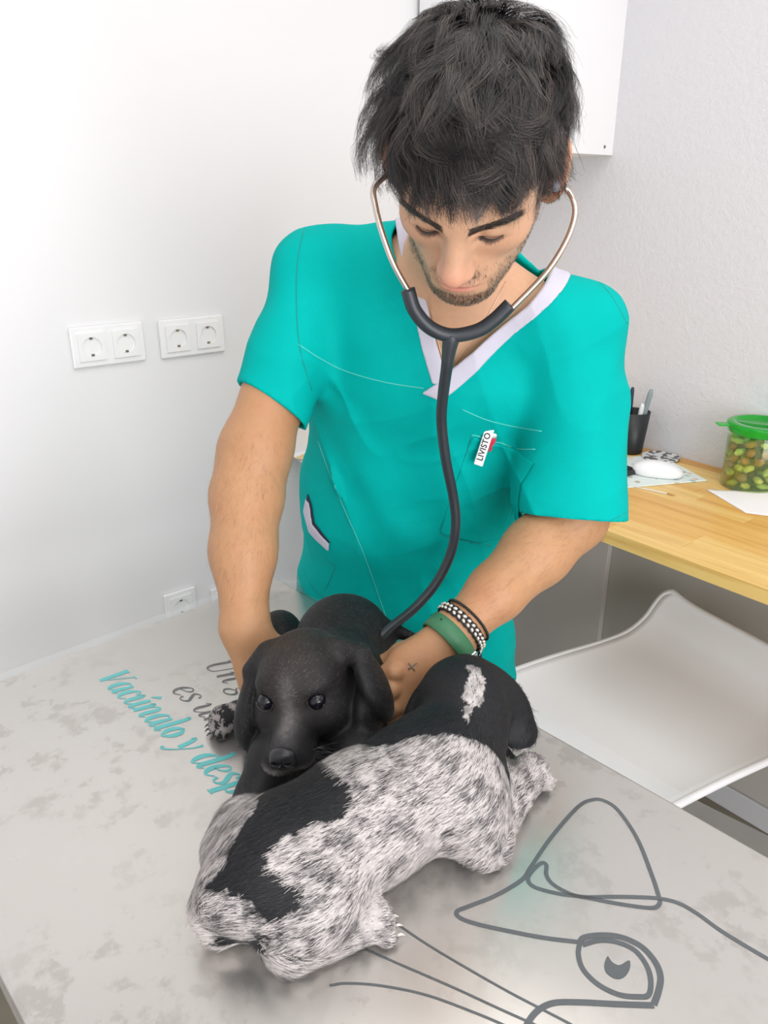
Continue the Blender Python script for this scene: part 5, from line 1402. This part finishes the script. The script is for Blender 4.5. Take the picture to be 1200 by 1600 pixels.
# trousers and shoes (below the table edge)
TR = SDF(); TR.add(ecap((.042, 1.205, .92), (.044, 1.22, .80), (.155, .100), (.165, .104), (.9, -.3, 0)), .03)
for sx in (-1, 1):
    hip_, ank = np.array([.044 + sx * .080, 1.225 - sx * .028, .80]), np.array([.05 + sx * .10, 1.265 - sx * .03, .07]); TR.add(cone(hip_, ank, .082, .060), .03)
TR.cut(lambda p: (.045 - p[:, 2]), 0)
Vt, Ft = mesh_sdf(TR, (-.24, 1.0, .03), (.30, 1.40, 1.0), .008); link('trousers', mesh_np_fast('trousers', W(Vt), Ft), M_teal_c, em)
for sx in (-1, 1):
    SH = SDF(); a = np.array([.05 + sx * .10, 1.28 - sx * .03, .045]); b = a + [sx * .02, -.19, -.008]; SH.add(cone(a, b, .042, .040), 0).add(ell(a + [0, 0, .02], (.042, .05, .05)), .03); SH.cut(lambda p: .001 - p[:, 2], .004)
    Vt, Ft = mesh_sdf(SH, np.minimum(a, b) - .08, np.maximum(a, b) + .08, .006); link('shoe', mesh_np_fast('shoe', W(Vt), Ft), M_white, em)
# tattoo on the back of the hand
bd_ = bvh_of(Vd, Fd)
def on_skin(px, off=.0003):
    out = []
    for x, y in px:
        h_, _ = hit(bd_, x, y)
        if h_ is not None: out.append(h_ - unit(ray(x, y)) * off)
    return np.array(out)
M_tat = mat('tattoo_ink', srgb(122, 112, 98), .6)
for q in ([(638, 1036), (643, 1042), (648, 1048)], [(638, 1046), (643, 1042), (651, 1036)]):
    T = on_skin(q)
    if len(T) > 1: tube('tattoo', W(T), .0010, M_tat, em, sides=6, flat=(1, 1))
# ================================================================ stethoscope, wrist things, pen, necklace
M_rub = mat('black_rubber', srgb(46, 52, 58), 0.38, noise=(30, .08))
M_metal = mat('steel_tube', srgb(214, 204, 196), 0.2, 1.0)
M_tip = mat('eartip_grey', srgb(128, 126, 134), .5)
def cf(path): return W(np.array([atf(*q) for q in path]))
tA, tB = HM.P((.0835, .003, -.012)), HM.P((-.0835, .003, -.012))
e = empty('stethoscope', tuple(W(atf(705, 525, .878))), 'black stethoscope with steel ear tubes hanging from the man\'s ears', 'stethoscope')
def st_path(tip, px): return W(catmull(np.array([tip] + [atf(*q) for q in px]), 8))
PA = [(585, 292, .868), (587, 325, .866), (599, 370, .864), (616, 415, .864), (640, 458, .866), (646, 470, .867)]
PB = [(882, 292, .862), (896, 312, .860), (898, 338, .860), (884, 378, .860), (852, 428, .862), (800, 482, .866), (790, 492, .867)]
tube('ear_tube', st_path(tA, PA), .0034, M_metal, e, sides=12); tube('ear_tube', st_path(tB, PB), .0034, M_metal, e, sides=12)
for t_, nx in ((tA, PA[0]), (tB, PB[0])):
    d = unit(atf(*nx) - t_); tube('eartip', W(np.array([t_ - d * .006, t_ - d * .002, t_ + d * .006, t_ + d * .010])), [.003, .0062, .0058, .0040], M_tip, e, sides=14)
yk = catmull(np.array([atf(637, 452, .866), atf(648, 485, .867), atf(672, 512, .87), atf(705, 524, .872), atf(745, 517, .87), atf(772, 500, .868), atf(797, 476, .866)]), 8)
tube('yoke', W(yk), .0080, M_rub, e, sides=14)
tb_ = catmull(np.array([atf(706, 522, .873), atf(702, 545, .875), atf(698, 575, .882), atf(692, 620, .905), atf(690, 660, .92), atf(697, 720, .935), atf(708, 775, .95), atf(712, 820, .955), atf(704, 865, .955), atf(682, 910, .945), atf(648, 950, .925), atf(605, 985, .89), atf(572, 1020, .865), atf(555, 1058, .845)]), 8)
rad = np.interp(np.linspace(0, 1, len(tb_)), [0, .03, .10, .16, 1], [.0095, .0098, .0078, .0068, .0064])
tube('tubing', W(tb_), rad, M_rub, e, sides=14)
cpos = atf(552, 1066, .842); cdir = unit(np.array([-.3, .2, -.7]))
tube('chest_piece', W(np.array([cpos - cdir * .012, cpos - cdir * .004, cpos - cdir * .004, cpos + cdir * .008])), [.008, .010, .019, .019], M_metal, e, sides=24)
# wrist things on his left arm
axd = unit(wrL - elL); sd = unit(np.cross(axd, [0, 0, 1.0])); ud = np.cross(sd, axd)
fore = SMAN
def ring_pts(ctr, tilt, n=72, off=.0016, start=.05):
    """ring around the wrist that lies on the skin"""
    a_ = unit(axd + tilt); s_ = unit(np.cross(a_, [0, 0, 1.0])); u_ = np.cross(s_, a_); out = []; nor = []
    for k in range(n):
        th = 2 * math.pi * k / n; d = s_ * math.cos(th) + u_ * math.sin(th)
        ts = np.linspace(0, .07, 90); v = ev(SMAN, (ctr + d * ts[:, None]).astype(np.float32)); w_ = np.argmax(v > 0); out.append(ctr + d * (ts[w_] + off)); nor.append(d)
    out = np.array(out)
    for _ in range(3): out = (np.roll(out, 1, 0) + out * 2 + np.roll(out, -1, 0)) / 4
    return out, np.array(nor), a_
def onax(px, py): return atf(px, py, .835 + (px - 712) * .00059)
M_strap = mat('green_silicone', srgb(62, 120, 84), .5, noise=(20, .04))
c0 = onax(702, 1000); R_, N_, a_ = ring_pts(c0, np.array([.0, 0, 0]), off=.0022)
e = empty('wristwatch', tuple(W(c0)), 'green silicone watch strap on the wrist above the roan puppy', 'wristwatch')
hwid = .0115; V = []; n = len(R_)
for k in range(n):
    for dw, do in ((-hwid, 0), (-hwid * .92, .0018), (hwid * .92, .0018), (hwid, 0), (hwid * .9, -.0008), (-hwid * .9, -.0008)): V.append(R_[k] + a_ * dw + N_[k] * do)
F = [(k * 6 + j, k * 6 + (j + 1) % 6, ((k + 1) % n) * 6 + (j + 1) % 6, ((k + 1) % n) * 6 + j) for k in range(n) for j in range(6)]
st = link('strap', mesh_np('strap', W(np.array(V)), F), M_strap, e, True)
vis = np.argsort(np.linalg.norm(project(R_) - np.array([737, 1028]), axis=1) + (R_[:, 1] > c0[1] + .01) * 100)[0]
bq = R_[vis] + N_[vis] * .002; tq = unit(R_[(vis + 1) % n] - R_[vis - 1])
bm = bmesh.new(); Rm = Matrix(np.stack([W(tq), W(a_), W(N_[vis])], 1).tolist()); bm_box(bm, (0, 0, 0), (.010, .024, .0035), .0012, 2, rot=Rm, ctr=W(bq)); link('buckle', bm_mesh('buckle', bm), M_chrome, e)
for hpx in ((672, 984), (680, 981)):
    k = np.argmin(np.linalg.norm(project(R_) - np.array(hpx), axis=1) + (R_[:, 1] > c0[1] + .012) * 200); q = R_[k] + N_[k] * .0019 - a_ * .004
    tube('strap_hole', W(np.array([q, q + N_[k] * .0004])), .0013, M_black, st, sides=10)
under, iu = None, None
k = np.argmax((R_ @ np.array([0, .6, -.8]))); q = R_[k] + N_[k] * .005
bm = bmesh.new(); Rm = Matrix(np.stack([W(unit(R_[(k + 1) % n] - R_[k - 1])), W(a_), W(N_[k])], 1).tolist()); bm_box(bm, (0, 0, 0), (.036, .036, .009), .003, 3, rot=Rm, ctr=W(q)); link('watch_case', bm_mesh('watch_case', bm), M_black, e)
M_cord = mat('bracelet_cord', srgb(30, 30, 34), .7); M_bead = mat('bracelet_silver_bead', srgb(222, 216, 206), .3, .4)
c1 = onax(722, 981); R_, N_, a_ = ring_pts(c1, np.zeros(3), off=.0028, n=90)
e = empty('braided_bracelet', tuple(W(c1)), 'black cord bracelet woven with silver beads, beside the green strap', 'bracelet')
for s_ in (-1, 0, 1):
    ph = np.arange(90) * 2 * math.pi / 90
    tube('cord', W(R_ + a_ * (s_ * .0048) + a_ * (.0008 * np.sin(ph * 22 + s_))[:, None] + N_ * (.0006 * np.cos(ph * 22 + s_ * 2))[:, None]), .0016, M_cord, e, sides=6, closed=True)
for row in (-1, 1):
    for k in range(0, 90, 3):
        kk = (k + (1 if row > 0 else 0)) % 90
        T_k = unit(R_[(kk + 1) % 90] - R_[kk - 1]); sphere('bead', R_[kk] + a_ * (row * .0026) + N_[kk] * .0010, .0030, M_bead, e, (1, .72, .8), np.stack([unit(T_k + a_ * row * .5), unit(a_ - T_k * row * .5), N_[kk]], 1), 10)
k = np.argmin(np.linalg.norm(project(R_) - np.array([748, 1010]), axis=1) + (R_[:, 1] > c1[1] + .012) * 200)
tube('tassel', W(np.array([R_[k] + N_[k] * .002, R_[k] + N_[k] * .004 - [0, 0, .010], R_[k] + N_[k] * .003 - [0, 0, .020]])), [.002, .0026, .0030], M_cord, e, sides=8)
tube('clasp', W(np.array([R_[k] + N_[k] * .004 + a_ * -.004, R_[k] + N_[k] * .005 + a_ * .004 - [0, 0, .004]])), .0018, M_chrome, e, sides=8)
c2 = onax(733, 971); R_, N_, a_ = ring_pts(c2, np.zeros(3), off=.0022, n=72)
e = empty('beaded_bracelet', tuple(W(c2)), 'thin black beaded bracelet, highest of the things on the wrist', 'bracelet')
M_bb = mat('black_bead', srgb(24, 24, 26), .25)
tube('elastic', W(R_), .0008, M_cord, e, sides=5, closed=True)
for k in range(0, 72): sphere('bead', R_[k], .0019, M_bb, e, seg=8)
# pen with a white clip in the chest pocket
h_, n_ = hit(bs, 758, 700); pf = float(h_[1]) - .006
top_, bot_ = atf(770, 676, pf - .001), atf(756, 730, pf + .034)
e = empty('pocket_pen', tuple(W(top_)), 'red and white pen clipped to the chest pocket', 'pen')
pd_ = unit(bot_ - top_)
tube('barrel', W(np.array([top_, top_ + pd_ * .002, top_ + pd_ * .022, bot_])), [.0072, .0074, .0072, .006], mat('pen_red', srgb(222, 66, 92), .35), e, sides=20)
M_pw = mat('pen_white_gloss', srgb(244, 242, 242), .3)
tube('cap', W(np.array([top_ - pd_ * .004, top_ - pd_ * .003, top_ + pd_ * .0035])), [.0060, .0072, .0076], M_pw, e, sides=20)
tube('push_button', W(np.array([top_ - pd_ * .007, top_ - pd_ * .003])), [.0022, .0026], M_black, e, sides=10)
ca, cb_ = atf(766, 668, pf - .010), atf(747, 727, pf - .006)
ax_ = unit(ca - cb_); nv = unit(-ray(756, 700)); nv = unit(nv - ax_ * (nv @ ax_)); sx_ = np.cross(ax_, nv)
Rm = np.stack([W(ax_), W(-sx_), W(nv)], 1); Lc = np.linalg.norm(ca - cb_)
bm = bmesh.new(); bm_box(bm, (0, 0, 0), (Lc, .0125, .0026), .0012, 3, rot=Matrix(Rm.tolist()), ctr=W((ca + cb_) / 2)); clip = link('clip', bm_mesh('clip', bm), M_pw, e, False); auto_smooth(clip)
fc = bpy.data.curves.new('lettering', 'FONT'); fc.body = 'LIVISTO'; fc.size = .0112; fc.align_x = 'CENTER'; fc.align_y = 'CENTER'; fc.extrude = .00008; fc.offset = .00022; fc.space_character = 1.05
fo = bpy.data.objects.new('lettering', fc); COL.objects.link(fo); bpy.context.view_layer.update()
lm = bpy.data.meshes.new_from_object(fo.evaluated_get(bpy.context.evaluated_depsgraph_get())); bpy.data.objects.remove(fo); bpy.data.curves.remove(fc)
fo = bpy.data.objects.new('lettering', lm); COL.objects.link(fo); lm.materials.clear(); lm.materials.append(M_black); fo.parent = clip
M4 = Matrix(Rm.tolist()).to_4x4(); M4.translation = Vector(W((ca + cb_) / 2 + nv * .00145)) - Vector(W(top_)); fo.matrix_local = M4
# fine chain at the neck
hbv = bvh_of(Vman, Fman)
def skinline(px):
    out = []
    for x, y in catmull(px, 8):
        h_, _ = hit(hbv, x, y)
        if h_ is not None and (not out or np.linalg.norm(h_ - out[-1]) < .03): out.append(h_ - unit(ray(x, y)) * .0008)
    return np.array(out)
e = empty('necklace', tuple(W(atf(704, 580, .98))), 'fine gold chain worn at the open collar', 'necklace')
for px in ([(705, 582), (722, 552), (745, 522), (765, 488), (790, 440)], [(702, 582), (692, 560), (682, 525), (672, 480), (668, 465)]):
    T = skinline(px)
    if len(T) > 3: tube('chain', W(T), .00055, mat('gold_chain', srgb(226, 196, 168), .3, .9), e, sides=6)
